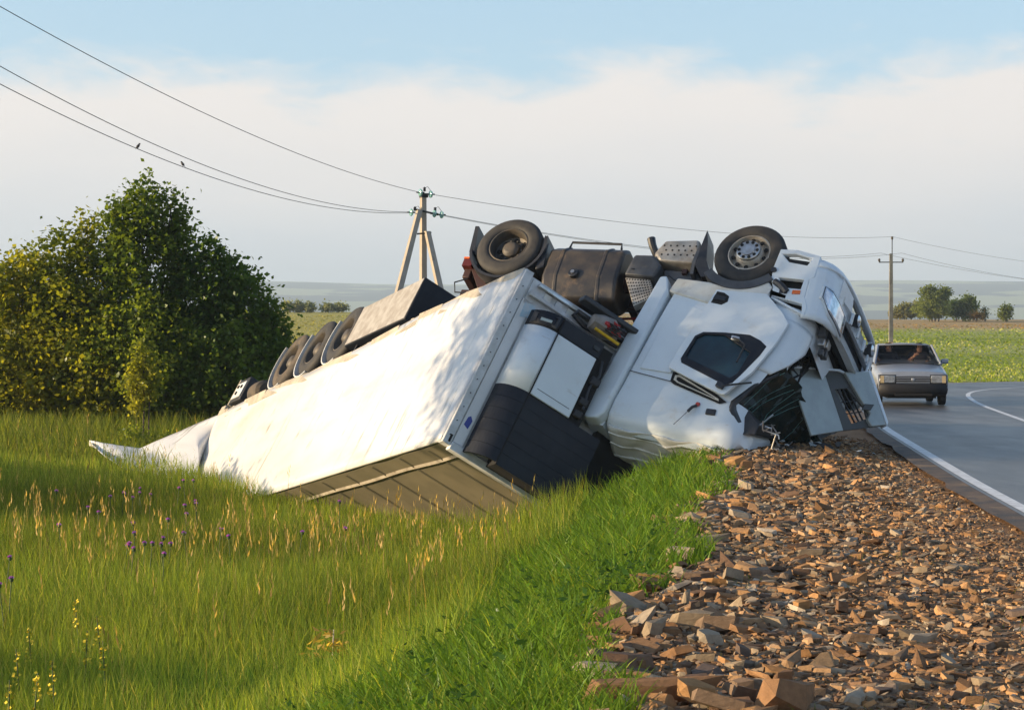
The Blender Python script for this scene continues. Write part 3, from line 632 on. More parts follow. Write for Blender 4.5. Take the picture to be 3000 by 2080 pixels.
# door, sprung slightly outwards at its window end
def dr(u,v,w_): return cab(u,w_+.055*max(0,(v-1.3)/1.5),v)
dO=[(.00,1.27),(.25,1.24),(.62,1.18),(.72,1.17),(1.08,1.42),(1.22,1.56),(1.20,1.9),(1.10,2.42),(.90,2.86),(.84,2.87),(-.03,2.66),(-.05,2.60)]
wO=[(.075,2.08),(.16,1.99),(.46,1.92),(.80,1.87),(.98,1.92),(1.10,1.99),(1.08,2.15),(.97,2.52),(.92,2.66),(.84,2.72),(.10,2.54),(.06,2.48)]
do=MB().plate(dO,[wO],1.252,1.295,dr).build('door',M['white'],tk,bevel=.012)
gO=[(.11,2.10),(.19,2.02),(.46,1.96),(.93,2.14),(.92,2.50),(.85,2.60),(.14,2.45),(.11,2.4)]
MB().plate(wO,[gO],1.250,1.301,dr).build('window_frame',M['navy'],do,bevel=.006)
MB().plate(gO,[],1.262,1.270,dr).build('window_pane',M['glass'],do)
MB().plate([(.03,1.30),(.14,1.30),(.23,1.34),(.25,1.43),(.19,1.50),(.03,1.50)],[],1.270,1.300,dr).build('handle_recess',M['hole'],do)
MB().plate([(.03,1.36),(.20,1.37),(.21,1.43),(.03,1.44)],[],1.298,1.312,dr).build('door_handle',M['black'],do,bevel=.006)
MB().plate([(.0,2.66),(.02,2.58),(.2,2.6),(.92,2.90),(.84,2.95),(.1,2.83),(.03,2.80)],[],1.236,1.244,lambda u,v,w_:cab(u,w_,v)).build('door_seal',M['hole'],tk)
MB().plate([(.06,2.70),(.12,2.68),(.80,2.89),(.82,2.92),(.14,2.80),(.07,2.77)],[[(.10,2.715),(.13,2.71),(.74,2.885),(.76,2.90),(.15,2.785),(.10,2.755)]],1.244,1.256,lambda u,v,w_:cab(u,w_,v)).build('door_aperture_trim',M['whiteb'],tk)
# mirror arms left behind
ma=MB().tube([dr(.62,2.0,1.33),dr(.74,2.03,1.37),dr(.86,2.10,1.38),dr(.87,2.38,1.37)],.014,6).build('mirror_arm',M['steel'],do,smooth=True)
MB().plate([(.58,1.96),(.70,1.96),(.72,2.02),(.60,2.03)],[],1.30,1.335,dr).build('mirror_hinge',M['alu'],do,bevel=.008)
MB().tube([dr(.80,2.78,1.33),dr(.98,2.72,1.36),dr(1.2,2.62,1.35)],.014,6).build('mirror_arm',M['steel'],do,smooth=True)
MB().plate([(.74,2.70),(.86,2.73),(.85,2.81),(.74,2.79)],[],1.30,1.345,dr).build('mirror_hinge',M['black'],do,bevel=.01)
# small roof fittings
MB().plate([(.70,3.06),(.84,3.04),(.86,3.13),(.72,3.15)],[],1.215,1.245,lambda u,v,w_:cab(u,w_,v)).build('marker_lamp',M['black'],tk,bevel=.015)
an=MB().tube([cab(.55,1.22,3.04),cab(.53,1.28,3.12),cab(.51,1.29,3.2)],.020,8).build('antenna',M['black'],tk,smooth=True)
MB().tube([cab(.56,1.215,3.02),cab(.56,1.25,3.04)],.028,8).build('antenna_base',M['redw'],an); MB().tube([cab(.51,1.29,3.2),cab(.42,1.30,3.45)],.004,5).build('antenna_rod',M['steel'],an)
# windscreen: crazed and sagging, black surround
def ws(u,v):
    y=1.12-2.1*u; z=2.10+.78*v; x=1.50-.36*v-.20*abs(y)**3*.4-.12*math.sin(v*3.1)*(.5+.5*math.sin(u*7))+.05*mnoise.noise((u*8,v*6,4))
    return cab(x,y,z)
g=MB().grid(lambda u,v:ws(u+.02*math.sin(v*40),v)+Vector((.05*mnoise.noise((u*14,v*9,7)),0,.03*mnoise.noise((u*11,v*13,3)))),20,9); g.v=clampg(g.v,.03,.03); g.build('crazed_windscreen',M['crush'],tk,solid=.01)
for k in range(7):
    u0=random.uniform(.02,.5); q=clampg([ws(u0+.03*j*(k%3-1)*.5,.1+.8*j/5)+Vector((.03,.01,0)) for j in range(6)],.04,.02); MB().tube(q,.0022,4).build('crack',M['insul'],tk)
for y0,y1 in ((1.17,.9),):
    MB().tube([cab(1.33,1.10,2.22),cab(1.14,1.17,2.52),cab(.99,1.18,2.86),cab(1.0,1.14,2.96),cab(1.1,1.07,3.08),cab(1.22,.95,3.22)],[.025,.035,.05,.075,.085,.06],10).build('windscreen_seal',M['black'],tk,smooth=True)
vz=MB().plate([(.95,2.86),(1.22,2.80),(1.50,3.0),(1.52,3.16),(1.30,3.22),(1.0,3.02)],[],-1.1,1.06,lambda u,v,w_:cab(u-.1*abs(w_),w_,v)); vz.v=clampg(vz.v,.03,.03); vz.build('sun_visor',M['black'],tk,bevel=.02)
for k in range(5):
    a=cab(1.5,.95-.25*k,2.9+.05*k); q=clampg([a,a+Vector((.12,.06,.15)),a+Vector((.05,-.1,.3)),a+Vector((.16,-.02,.42))],.04,.02); MB().tube(q,.012,6).build('bent_wiper',M['alu'] if k<2 else M['steel'],tk)
# corner panel between door and front
def cornerp(u,v):    # u along z (1.50..2.42), v round the corner
    z=1.45+.86*u; a=R_(90-(80-46*max(0,u-.35)/.65)*v); xf=interp(z,[1.42,1.6,2.08,2.45],[1.44,1.46,1.47,1.38])+.012; r=.36
    return cab(xf-r+r*math.cos(a),1.245-r+r*math.sin(a),z-.30*v*v*(1-u)*0)
MB().grid(cornerp,14,12).build('corner_panel',M['white'],tk,smooth=True,solid=.03)
# step module at the foot of the door
h1=[(.51,.57),(.71,.57),(.95,.64),(.90,.76),(.64,.71)]; h2=[(.55,.97),(.91,1.0),(.90,1.16),(.66,1.14)]; h3=[(.56,1.30),(.97,1.40),(1.0,1.54)]
sm=MB().plate([(.47,.49),(.72,.50),(1.06,.60),(1.05,.95),(.98,1.0),(.99,1.28),(1.06,1.46),(1.05,1.60),(.52,1.32),(.50,1.12),(.45,1.0),(.44,.8)],[h1,h2,h3],1.18,1.258,lambda u,v,w_:(u,w_,v)).build('step_module',M['white'],tk,bevel=.012)
MB().plate([(.48,.52),(1.04,.6),(1.04,1.58),(.54,1.3)],[],1.08,1.10,lambda u,v,w_:(u,w_,v)).build('step_mesh',mat('expanded_mesh',(.012,.012,.013),(.05,.045,.04),scale=60,rough=.6),sm)
MB().plate([(.80,1.19),(.91,1.19),(.91,1.25),(.80,1.25)],[],1.259,1.27,lambda u,v,w_:(u,w_,v)).build('side_marker',M['orange'],sm)
MB().plate([(.62,1.17),(.74,1.18),(.73,1.25),(.62,1.24)],[],1.259,1.267,lambda u,v,w_:(u,w_,v)).build('step_catch',M['black'],sm)
MB().tube([(.52,1.25,1.05),(.62,1.27,1.12),(.72,1.25,1.22)],.05,8).build('rubber_seal',M['black'],sm,smooth=True)
MB()._disc(.04,.03,(.46,1.25,.86),12,'y').build('black_plug',M['black'],sm)
# bumper wraps round the front; front face canted a little
def fz(y,z): return z+.10*(y-.2)
bpath=[(1.0,1.255),(1.10,1.245),(1.20,1.20),(1.29,1.10),(1.35,.95),(1.385,.75),(1.40,.5),(1.405,0),(1.40,-.5),(1.385,-.75),(1.35,-.95),(1.29,-1.10),(1.20,-1.20),(1.0,-1.255)]
def bump(u,v,z0=.52,z1=1.05):
    k=u*(len(bpath)-1); i=min(int(k),len(bpath)-2); f=k-i; x=bpath[i][0]*(1-f)+bpath[i+1][0]*f; y=bpath[i][1]*(1-f)+bpath[i+1][1]*f
    z=z0+(z1-z0)*v; z+=.12*max(0,abs(y)-1.0)*(1-v); return (x-.10*(1-v)**2.2+.0,y,fz(y,z))
def fpl(outer,holes,w0,w1): return MB().plate(outer,holes,w0,w1,lambda u,v,w_:(1.405-.06*(abs(u)/.95)**3+w_,u,fz(u,v)))
MB().grid(lambda u,v:bump(u,v,.50,.66),52,4).build('bumper_lip',M['white'],tk,smooth=True,solid=.04)
for s in (1,-1):
    def bc(u,v):
        p=bump(u*.37,1.0,0,0); z=.62+.90*v; x=p[0]-.02*(1-v); y=p[1]; return (x,y*s,fz(y*s,z+.06*max(0,abs(y)-1.0)*(1-v)))
    MB().grid(bc,22,8).build('bumper_corner',M['white'],tk,smooth=True,solid=.03)
MB().box((.45,-1.05,.62),(1.18,1.05,1.48)).build('front_inner',M['hole'],tk)
s1=[(.55,.72),(-.60,.70),(-.56,.90),(.48,.92)]; s2=[(.88,1.12),(-.80,1.10),(-.75,1.36),(.82,1.38)]
def dens(lp,m=8):
    o=[]
    for i in range(len(lp)):
        a,c_=lp[i],lp[(i+1)%len(lp)]
        for k in range(m): o.append((a[0]+(c_[0]-a[0])*k/m,a[1]+(c_[1]-a[1])*k/m))
    return o
bf=fpl(dens([(.95,.655),(-.95,.655),(-.98,1.42),(-.9,1.47),(.94,1.47),(.98,1.42)]),[dens(s1),dens(s2)],-.05,.0).build('bumper',M['white'],tk,bevel=.01)
fpl(dens([(.9,.67),(-.9,.67),(-.9,1.45),(.9,1.45)]),[],-.20,-.18).build('grille_backing',M['hole'],bf)
for k,z in enumerate((1.19,1.27)): fpl(dens([(.84,z),(-.78,z),(-.78,z+.015),(.84,z+.015)]),[],-.10,-.06).build('grille_bar',M['white'] if k else M['grey'],bf)
for y in (.5,.15,-.2,-.5): fpl([(y,.92),(y-.06,.92),(y-.05,1.11),(y-.0,1.11)],[],.001,.03).build('bumper_rib',M['white'],bf,bevel=.008)
for y,z in ((.30,.93),(-.52,.90)):
    fl=MB().lathe([(.001,-.10),(.07,-.08),(.095,-.01),(.095,.025),(.085,.03)],(1.43,y,fz(y,z)),20,'x').build('fog_lamp',M['black'],tk,smooth=True)
    MB().lathe([(.086,.022),(.06,.038),(.001,.046)],(1.43,y,fz(y,z)),20,'x').build('lamp_glass',M['lens'],fl,smooth=True)
fpl([(.0,.77),(-.16,.765),(-.16,.86),(0,.865)],[],-.04,-.035).build('yellow_black_mesh',mat('hazard_mesh',(.75,.52,.02),(.01,.01,.01),scale=45,rough=.5,lo=.48,hi=.52),tk)
fpl(dens([(-.98,.9),(-1.08,.98),(-1.06,1.28),(-.96,1.24)]),[],-.05,.012).build('corner_vent',M['grey'],tk)
# headlamps at the corners
for s in (1,-1):
    def hl(u,v,o=0.):
        k=.16+u*.24; p=bump(k,0); z=interp(u,[0,.25,1],[.98,1.0,1.16])+v*interp(u,[0,.3,1],[.16,.30,.30])
        x,y=p[0]+.10,p[1]; q=Vector((x+.018+o*.6,y+.022+o*.5,fz(y,z)));  q.y*=s; return q if s>0 else Vector((q.x,q.y,z-.12))
    hd=MB().grid(lambda u,v:hl(-.12+1.2*u,-.18+1.36*v,-.014),14,6).build('headlamp',M['white'],tk,smooth=True,solid=.03)
    MB().grid(lambda u,v:hl(u,v,.0),14,6).build('headlamp_glass',M['lens'],hd,smooth=True,solid=.01)
    MB().grid(lambda u,v:hl(-.03+1.06*u,-.07+1.14*v,-.006),14,6).build('headlamp_seal',M['black'],hd,smooth=True)
# engine bay: radiator and cooler behind the missing grille
eb=MB().plate([(.95,1.52),(-.9,1.5),(-.9,2.02),(.95,2.02)],[],0,.02,lambda u,v,w_:cab(1.12+w_,u,v)).build('bay_wall',M['hole'],tk)
MB().plate([(.50,1.54),(-.75,1.54),(-.75,1.98),(.50,1.98)],[],.0,.06,lambda u,v,w_:cab(1.26+w_,u,v)).build('radiator',M['rad'],tk)
for k in range(26):
    a=Vector((1.20+.16*random.random(),.55+.42*random.random(),1.55+.42*random.random())); q=[cab(*(a+Vector((random.uniform(-.05,.05),random.uniform(-.12,.12),random.uniform(-.14,.14))))) for _ in range(4)]
    MB().tube(q,random.uniform(.008,.022),6).build('engine_hose',(M['black'],M['steel'],M['alu'],M['black'])[k%4],tk,smooth=True)
for k in range(6):
    a=Vector((1.22,.58+.06*k,1.58+.06*((k*3)%5))); s_=.035+.01*(k%3); MB().box(a-Vector((s_,s_,s_)),a+Vector((s_,s_,s_*1.6))).build('engine_fitting',(M['alu'],M['grey'])[k%2],tk,bevel=.01)
for z in (1.50,): MB().plate([(.95,1.47),(-.9,1.47),(-.9,1.53),(.95,1.53)],[],0,.05,lambda u,v,w_:cab(1.33+w_,u,v)).build('bay_lip',M['navy'],tk)
# front panel hanging from the scuttle
PT=lambda x,y,d: CMi@px(x,y,d)
TLp,TRp,BRp,BLp=(2312,1080,28.6),(2542,1092,29.6),(2582,1250,29.2),(2370,1274,28.3)
def fp(u,v,w_):
    A=px(*TLp).lerp(px(*TRp),u); B=px(*BLp).lerp(px(*BRp),u); p=A.lerp(B,v)
    nrm=(px(*TRp)-px(*TLp)).cross(px(*BLp)-px(*TLp)).normalized()
    if nrm.y>0: nrm=-nrm
    p=p+nrm*(w_+.10*math.sin(math.pi*min(u,1))*0+ (.10*max(0,(.62-abs(u-.62))-.42)/.2 if False else 0))
    return CMi@p
fpn=empty('front_panel'); fpn.parent=tk
def poly(o,h,w0,w1,nm,m,**k): return MB().plate(o,h,w0,w1,fp).build(nm,m,fpn,**k)
poly([(0,.0),(.42,.0),(.44,.5),(.46,1.0),(.02,1.02),(.0,.5)],[],-.015,.02,'panel_skin',M['flap'],bevel=.008)
poly([(.42,.0),(.62,.0),(.70,.10),(.95,.75),(.93,.98),(.66,1.0),(.46,1.0),(.44,.5)],[[(.50,.32),(.66,.30),(.82,.66),(.82,.84),(.60,.90)]],-.012,.012,'grille_surround',M['flapd'],bevel=.006)
poly([(.66,.03),(.98,.0),(1.0,.5),(1.03,1.0),(.83,1.0),(.80,.86),(.86,.76),(.80,.60)],[],-.01,.06,'panel_skin',M['flap'],bevel=.015)
poly([(.98,-.02),(1.02,-.02),(1.08,.95),(1.05,1.02)],[],-.08,.05,'panel_return',M['white'],bevel=.01)
poly([(0,-.035),(.62,-.02),(.70,.04),(.98,-.02),(.98,.02),(.70,.07),(.60,.015),(0,.0)],[],-.03,.04,'panel_top_edge',M['white'],bevel=.008)
poly([(.80,.60),(.93,.62),(.86,.72),(.74,.70)],[],.055,.075,'panel_catch',M['flapd'],bevel=.006)
for k in range(3): poly([(.545+.07*k,.31),(.555+.07*k,.31),(.665+.06*k,.88),(.653+.06*k,.88)],[],-.02,.0,'grille_slat',M['steel'])
for v in (.52,.72): poly([(.53,v),(.80,v-.03),(.80,v-.015),(.53,v+.015)],[],-.03,-.01,'grille_slat',M['steel'])
# broken bits under the cab
for k,(x,y,d) in enumerate(((2258,1262,27.4),(2272,1248,27.5),(2240,1240,27.5))):
    a=px(x,y,d); q=[CMi@(a+Vector((random.uniform(-.14,.14),random.uniform(-.05,.05),random.uniform(-.12,.14)))) for _ in range(4)]
    MB().tube(q,.011,5).build('bent_bracket',M['alu'],tk,smooth=True)

# pipes, hoses and brackets of the exposed underside
for k,(y,z,r_) in enumerate(((.50,1.06,.018),(.54,1.02,.014),(.36,.74,.03),(.47,.70,.016),(.30,1.04,.02))):
    MB().tube([(-4.1,y,z),(-3.0,y+.02,z-.03),(-2.0,y-.02,z+.02),(-1.0,y+.03,z),(.2,y,z-.05)],r_,6).build('air_line',(M['black'],M['steel'],M['aludirt'],M['black'],M['redw'])[k],tk,smooth=True)
for k in range(14):
    a=Vector((random.uniform(-2.0,-.6),random.uniform(.5,1.0),random.uniform(.7,1.25))); q=[a]
    for j in range(4): q.append(q[-1]+Vector((random.uniform(-.16,.16),random.uniform(-.1,.1),random.uniform(-.12,.12))))
    MB().tube(q,random.uniform(.008,.02),6).build('hose',(M['black'],M['steel'],M['black'],M['redw'])[k%4],tk,smooth=True)
MB().lathe([(.001,0),(.10,.01),(.12,.05),(.12,.5),(.10,.54),(.001,.55)],(-1.35,.62,.98),18,'x').build('air_tank',M['steel'],tk,smooth=True)
for x in (-1.75,-.95,-3.2): MB().box((x,.4,.72),(x+.08,1.05,.80)).build('outrigger',M['red'],tk,bevel=.01)
# debris under the nose
for k in range(16):
    a=px(random.uniform(2240,2600),random.uniform(1262,1300),random.uniform(27.6,29.2)); zz=zg(a.x,a.y); s_=random.uniform(.03,.12)
    o=MB().plate([(0,0),(s_*1.6,-.2*s_),(s_*1.9,.6*s_),(.9*s_,1.1*s_),(-.2*s_,.7*s_)],[],0,.012,lambda u,v,w_:(u,v,w_)).build('plastic_shard',(M['black'],M['black'],M['flapd'],M['white'])[k%4],None); o.location=(a.x,a.y,zz+.06); o.rotation_euler=(random.uniform(-.6,.6),random.uniform(-.6,.6),random.uniform(0,6)); tag(o,('black','black','brown-grey','white')[k%4]+' plastic shard lying on the stones under the cab','debris','shards under the cab: '+('black','black','brown-grey','white')[k%4])
# ---------------------------------------------------------------- oncoming hatchback with two people
cd=46.8; c0=px(2676,1188,cd); crz=R_(-5)
car=empty('hatchback_car',Matrix.Translation((c0.x,c0.y,.006))@Matrix.Rotation(crz,4,'Z')); tag(car,'small silver hatchback with a black bumper coming round the bend','car')
# local: x across (image left negative), y away from the camera (front bumper at 0, rear at +4.0), z up
def cs(name,ring,m,par=car,**k):
    "loft rings of equal length"
    b=MB(); n=len(ring[0])
    for r in ring: b.v+=r
    for i in range(len(ring)-1):
        for j in range(n-1): b.f.append((i*n+j,i*n+j+1,(i+1)*n+j+1,(i+1)*n+j))
    return b.build(name,m,par,**k)
def sec(y,hw,zt,zb,crown=.03,tuck=.03):      # half hoop over the body from left sill to right sill
    return [(-hw+tuck,y,zb),(-hw,y,zb+.18),(-hw-.005,y,zt-.22),(-hw+.02,y,zt-.05),(-hw+.10,y,zt),(-hw*.4,y,zt+crown),(0,y,zt+crown*1.2),(hw*.4,y,zt+crown),(hw-.10,y,zt),(hw-.02,y,zt-.05),(hw+.005,y,zt-.22),(hw,y,zb+.18),(hw-.03 if tuck else hw,y,zb)]
body=cs('body',[sec(.06,.77,.66,.40),sec(.10,.785,.76,.38),sec(.30,.80,.80,.36),sec(.75,.815,.86,.34),sec(1.15,.82,.915,.34),sec(1.3,.825,.93,.34,.0),sec(2.4,.825,.95,.34,.0),sec(3.4,.82,.95,.34,.0),sec(3.95,.78,.9,.40,.0)],M['silver'],smooth=True,auto=50)
MB().add([(-.79,.08,.40),(.79,.08,.40),(.79,.08,.72),(-.79,.08,.72)],[(0,1,2,3)]).build('nose_panel',M['silver'],car)
# cabin: roof, pillars, glass
def pil(a,b_,r=.035): return MB().tube([a,b_],r,8)
roofz=1.385
cs('roof',[[(-.62,1.95,roofz-.02),(-.55,1.93,roofz+.01),(0,1.90,roofz+.03),(.55,1.93,roofz+.01),(.62,1.95,roofz-.02)],[(-.65,2.5,roofz-.02),(-.57,2.5,roofz+.025),(0,2.5,roofz+.05),(.57,2.5,roofz+.025),(.65,2.5,roofz-.02)],[(-.57,3.3,roofz-.06),(-.5,3.3,roofz-.02),(0,3.3,roofz),(.5,3.3,roofz-.02),(.57,3.3,roofz-.06)]],M['silver'],smooth=True,solid=.03)
for s in (-1,1):
    pil((.765*s,1.20,.93),(.625*s,1.95,roofz-.01),.030).build('windscreen_pillar',M['silver'],car,smooth=True)
    pil((.78*s,2.55,.93),(.65*s,2.5,roofz-.03),.04).build('door_pillar',M['silver'],car,smooth=True)
    pil((.76*s,3.85,.93),(.57*s,3.3,roofz-.06),.06).build('rear_pillar',M['silver'],car,smooth=True)
carglass=mat('car_glass',(.50,.50,.48),rough=.02,trans=1.0,spec=.5); carglass.node_tree.nodes['Principled BSDF'].inputs['IOR'].default_value=1.12
MB().add([(-.75,1.20,.94),(.75,1.20,.94),(.61,1.935,roofz-.01),(-.61,1.935,roofz-.01)],[(0,1,2,3)]).build('windscreen',carglass,car)
dim_glass=mat('shaded_car_glass',(.03,.035,.04),rough=.05,coat=1)  # opaque dark panes: the dim cabin is put into the glass colour
for s in (-1,1): MB().add([(.765*s,1.3,.95),(.775*s,2.5,.95),(.65*s,2.46,roofz-.04),(.63*s,2.0,roofz-.04)],[(0,1,2,3)]).build('side_window',dim_glass,car); MB().add([(.77*s,2.6,.95),(.75*s,3.7,.95),(.575*s,3.25,roofz-.07),(.65*s,2.55,roofz-.04)],[(0,1,2,3)]).build('side_window',dim_glass,car)
MB().add([(-.7,3.82,.95),(.7,3.82,.95),(.54,3.3,roofz-.05),(-.54,3.3,roofz-.05)],[(0,1,2,3)]).build('rear_window',dim_glass,car)
MB().box((-.66,2.75,.5),(.66,2.95,1.15)).build('rear_seat',M['grey'],car,bevel=.05)
MB().box((-.72,1.22,.86),(.72,1.62,.925)).build('dashboard',M['black'],car,bevel=.02)
for s in (-1,1):
    MB().box((.36*s-.22,2.25,.55),(.36*s+.22,2.40,1.12)).build('seat',M['grey'],car,bevel=.05); MB().box((.36*s-.12,2.28,1.12),(.36*s+.12,2.38,1.26)).build('head_rest',M['grey'],car,bevel=.04)
MB().lathe([(.19,-.012),(.20,0),(.19,.012),(.18,0)],(0,0,0),24,closed=True).build('steering_wheel',M['black'],car,smooth=True).matrix_local=Matrix.Translation((.36,1.72,.93))@Matrix.Rotation(R_(25),4,'X')
MB().tube([(-.68,1.17,.945),(-.1,1.16,.955),(.6,1.17,.945)],.012,6).build('wiper',M['black'],car); MB().box((-.74,1.13,.915),(.74,1.2,.935)).build('scuttle',M['black'],car)
# lamps, grille, bumper
hlm=mat('headlamp_glass_old',(.34,.36,.38),(.20,.21,.22),scale=12,rough=.12,metal=.3,coat=1)
for s in (-1,1):
    MB().box((.385 if s>0 else -.755,.062,.505),(.755 if s>0 else -.385,.095,.715)).build('headlight_surround',M['hole'],car)
    h=MB().box((.40*s if s>0 else -.74,.045,.52),(.74 if s>0 else -.40,.09,.70)).build('headlight',hlm,car,bevel=.02); MB().box((.655*s if s>0 else -.74,.040,.53),(.74 if s>0 else -.655,.046,.69)).build('indicator',mat('pale_amber',(.50,.38,.20),rough=.2),h)
gr=MB().box((-.385,.055,.53),(.385,.10,.685)).build('grille',M['hole'],car)
for z in (.54,.588,.636,.676): MB().box((-.38,.035,z-.007),(.38,.056,z+.009)).build('grille_bar',M['silver'],gr)
MB().box((-.035,.028,.57),(.035,.05,.64)).build('badge',M['silver'],gr,bevel=.012)
bl=[(-.80,.30),(-.79,.10),(-.72,.02),(-.5,-.03),(0,-.05),(.5,-.03),(.72,.02),(.79,.10),(.80,.30)]
cs('front_bumper',[[(x*.95,y+.09,.22) for x,y in bl],[(x*.99,y+.02,.30) for x,y in bl],[(x,y,.36) for x,y in bl],[(x,y,.47) for x,y in bl],[(x*.99,y+.02,.505) for x,y in bl],[(x*.97,y+.10,.51) for x,y in bl]],M['bumper'],smooth=True,solid=.02)
MB().box((-.42,-.052,.235),(.42,.02,.29)).build('bumper_slot',M['hole'],car)
MB().box((-.55,.3,.17),(.55,3.6,.34)).build('underbody',M['steel'],car)
for s in (-1,1):
    for y in (.72,3.15):
        wl=empty('wheel'); wl.parent=car; wl.matrix_local=Matrix.Translation((.80*s,y,.285))
        MB().lathe([(.17,-.16*s),(.275,-.15*s),(.285,-.13*s),(.285,-.02*s),(.27,.0),(.17,-.01*s)],(0,0,0),28,'x',True).build('tyre',M['tyre'],wl,smooth=True); MB()._disc(.172,-.04*s,(-.012*s,0,0),20,'x').build('rim',M['rimd'],wl)
    m_=MB().box((.88*s-.09,1.42,.945),(.88*s+.09,1.50,1.06)).build('wing_mirror',M['silver'],car,bevel=.03); MB().box((.76*s-.04,1.43,.95),(.80*s+.04,1.47,.98)).build('mirror_stalk',M['black'],m_)
# ---- people: one continuous skinned body each
skin=mat('skin',(.50,.27,.18),rough=.5); hairm=mat('dark_hair',(.02,.014,.01),rough=.6); clo=mat('dark_shirt',(.03,.035,.05),rough=.8); clo2=mat('grey_shirt',(.12,.11,.11),rough=.8)
def person(loc,label,shirt,armsL,armsR,turn=0,lean=0):
    root=empty('person',car.matrix_world@Matrix.Translation(loc)@Matrix.Rotation(turn,4,'Z')); tag(root,label,'person','people in the silver car')
    vs_,es,rs=[],[],[]
    def v(p,r,frm=None):
        vs_.append(Vector(p)); rs.append(r); i=len(vs_)-1
        if frm is not None: es.append((frm,i))
        return i
    pel=v((0,0,0),.15); ab=v((0,.0,.20),.14,pel); ch=v((0,.02,.42),.16,ab); nb=v((0,.0,.56),.065,ch); nk=v((0,-.02,.62),.055,nb); hd=v((0,-.03,.70),.085,nk); tp=v((0,-.02,.80),.085,hd); v((0,-.015,.85),.06,tp)
    for s,arm in ((-1,armsL),(1,armsR)):
        sh=v((.19*s,.02,.50),.065,ch); e=v(arm[0],.048,sh); w1=v(arm[1],.032,e)
        d=(Vector(arm[1])-Vector(arm[0])).normalized(); pm=Vector(arm[1])+d*.06; p=v(pm,.034,w1)
        sd=d.cross(Vector((0,1,0.01))).normalized()
        for k,(o,l) in enumerate(((-.03,.06),(-.01,.075),(.01,.07),(.028,.055))):
            a=v(pm+sd*o+d*.035,.010,p); v(pm+sd*o*1.2+d*(.035+l*.8)+Vector((0,.02,-.01)),.008,a)
        th=v(pm+sd*.045+d*.0,.011,p); v(pm+sd*.075+d*.03,.009,th)
        hp=v((.10*s,-.04,-.02),.09,pel); kn=v((.13*s,-.46,.02),.065,hp); an=v((.13*s,-.62,-.36),.045,kn); v((.13*s,-.78,-.40),.035,an)
    me=bpy.data.meshes.new('body'); me.from_pydata(vs_,es,[]); o=bpy.data.objects.new('body',me); C.objects.link(o); o.parent=root
    md=o.modifiers.new('skin','SKIN')
    for i,r in enumerate(rs): me.skin_vertices[0].data[i].radius=(r,r); 
    me.skin_vertices[0].data[0].use_root=True
    md.use_smooth_shade=True; sb=o.modifiers.new('sub','SUBSURF'); sb.levels=1; sb.render_levels=1
    # skin above the collar and below the sleeves, shirt between
    m=bpy.data.materials.new('clothed_body'); m.use_nodes=True; N=NT(m.node_tree); tcz=N.n('ShaderNodeSeparateXYZ',inp={0:N.n('ShaderNodeTexCoord').outputs['Object']})
    f=N.m('GREATER_THAN',tcz.outputs[2],.585); f2=N.m('LESS_THAN',tcz.outputs[1],-.17); f=N.m('MAXIMUM',f,N.m('MULTIPLY',f2,N.m('GREATER_THAN',tcz.outputs[2],.1)))
    bb=m.node_tree.nodes['Principled BSDF']; bb.inputs['Roughness'].default_value=.7
    m.node_tree.links.new(N.mix(f,shirt,(.50,.27,.18)),bb.inputs['Base Color']); me.materials.append(m)
    hb=MB().lathe([(.001,.105),(.06,.10),(.098,.06),(.105,.0),(.098,-.05),(.085,-.07)],(0,-.005,.775),18,'z'); hb.v=[p for p in hb.v]
    hb.v=[(x,max(y,-.07) if z<.80 else y,z) for x,y,z in hb.v]; hb.build('hair',hairm,root,smooth=True)
    for s in (-1,1):
        MB().lathe([(.001,-.014),(.011,-.008),(.011,.008),(.001,.014)],(.035*s,-.112,.745),8,'x').build('eye',M['hole'],root); MB().lathe([(.001,-.012),(.028,0),(.001,.012)],(.092*s,-.02,.735),10,'x').build('ear',skin,root,smooth=True)
    MB().add([(-.014,-.112,.715),(.014,-.112,.715),(0,-.14,.715),(0,-.112,.76)],[(0,1,2),(0,2,3),(2,1,3)]).build('nose',skin,root); MB().box((-.025,-.114,.683),(.025,-.106,.691)).build('mouth',mat('lips',(.35,.12,.10),rough=.5),root)
    return root
person((.36,2.12,.56),'driver in a dark shirt, one hand up at the mouth, right half of the windscreen',(.03,.035,.05),((-.30,-.12,.30),(-.14,-.30,.52)),((.30,-.14,.26),(.16,-.40,.36)))
person((-.36,2.12,.56),'passenger in a dark top with a raised bent arm, left half of the windscreen',(.04,.04,.05),((-.34,-.14,.52),(-.22,-.30,.40)),((.26,-.12,.30),(.12,-.34,.26)),turn=R_(-12))
# ---------------------------------------------------------------- power poles, wires, birds
PA=px(1240,575,62); zA=zg(PA.x,62)
pa=empty('power_pole',loc=(PA.x,PA.y,zA)); pa.rotation_euler=(0,0,R_(28)); tag(pa,'concrete strut-braced power pole with green glass insulators behind the trailer','power pole')
hA=PA.z-zA
def sqpole(b,a,c_,w0,w1):
    a=Vector(a); c_=Vector(c_); v=[]
    for p,w_ in ((a,w0),(c_,w1)): v+=[p+Vector((sx*w_,sy*w_,0)) for sx,sy in ((-1,-1),(1,-1),(1,1),(-1,1))]
    return b.add(v,[(3,2,1,0),(4,5,6,7),(0,1,5,4),(1,2,6,5),(2,3,7,6),(3,0,4,7)])
Ri=Matrix.Rotation(-R_(28),3,'Z'); mm=62/FPX
sqpole(MB(),(0,0,-.5),(0,0,hA),.105,.075).build('post',M['concrete'],pa)
def rel(x,y,dd=0): p=px(x,y,62+dd); return Ri@(p-Vector((PA.x,PA.y,zA)))
sqpole(MB(),rel(1128,1010,-2.5),rel(1229,616,-.25),.095,.075).build('strut',M['concrete'],pa); sqpole(MB(),rel(1325,1010,-1.5),rel(1252,678,-.22),.095,.075).build('strut',M['concrete'],pa)
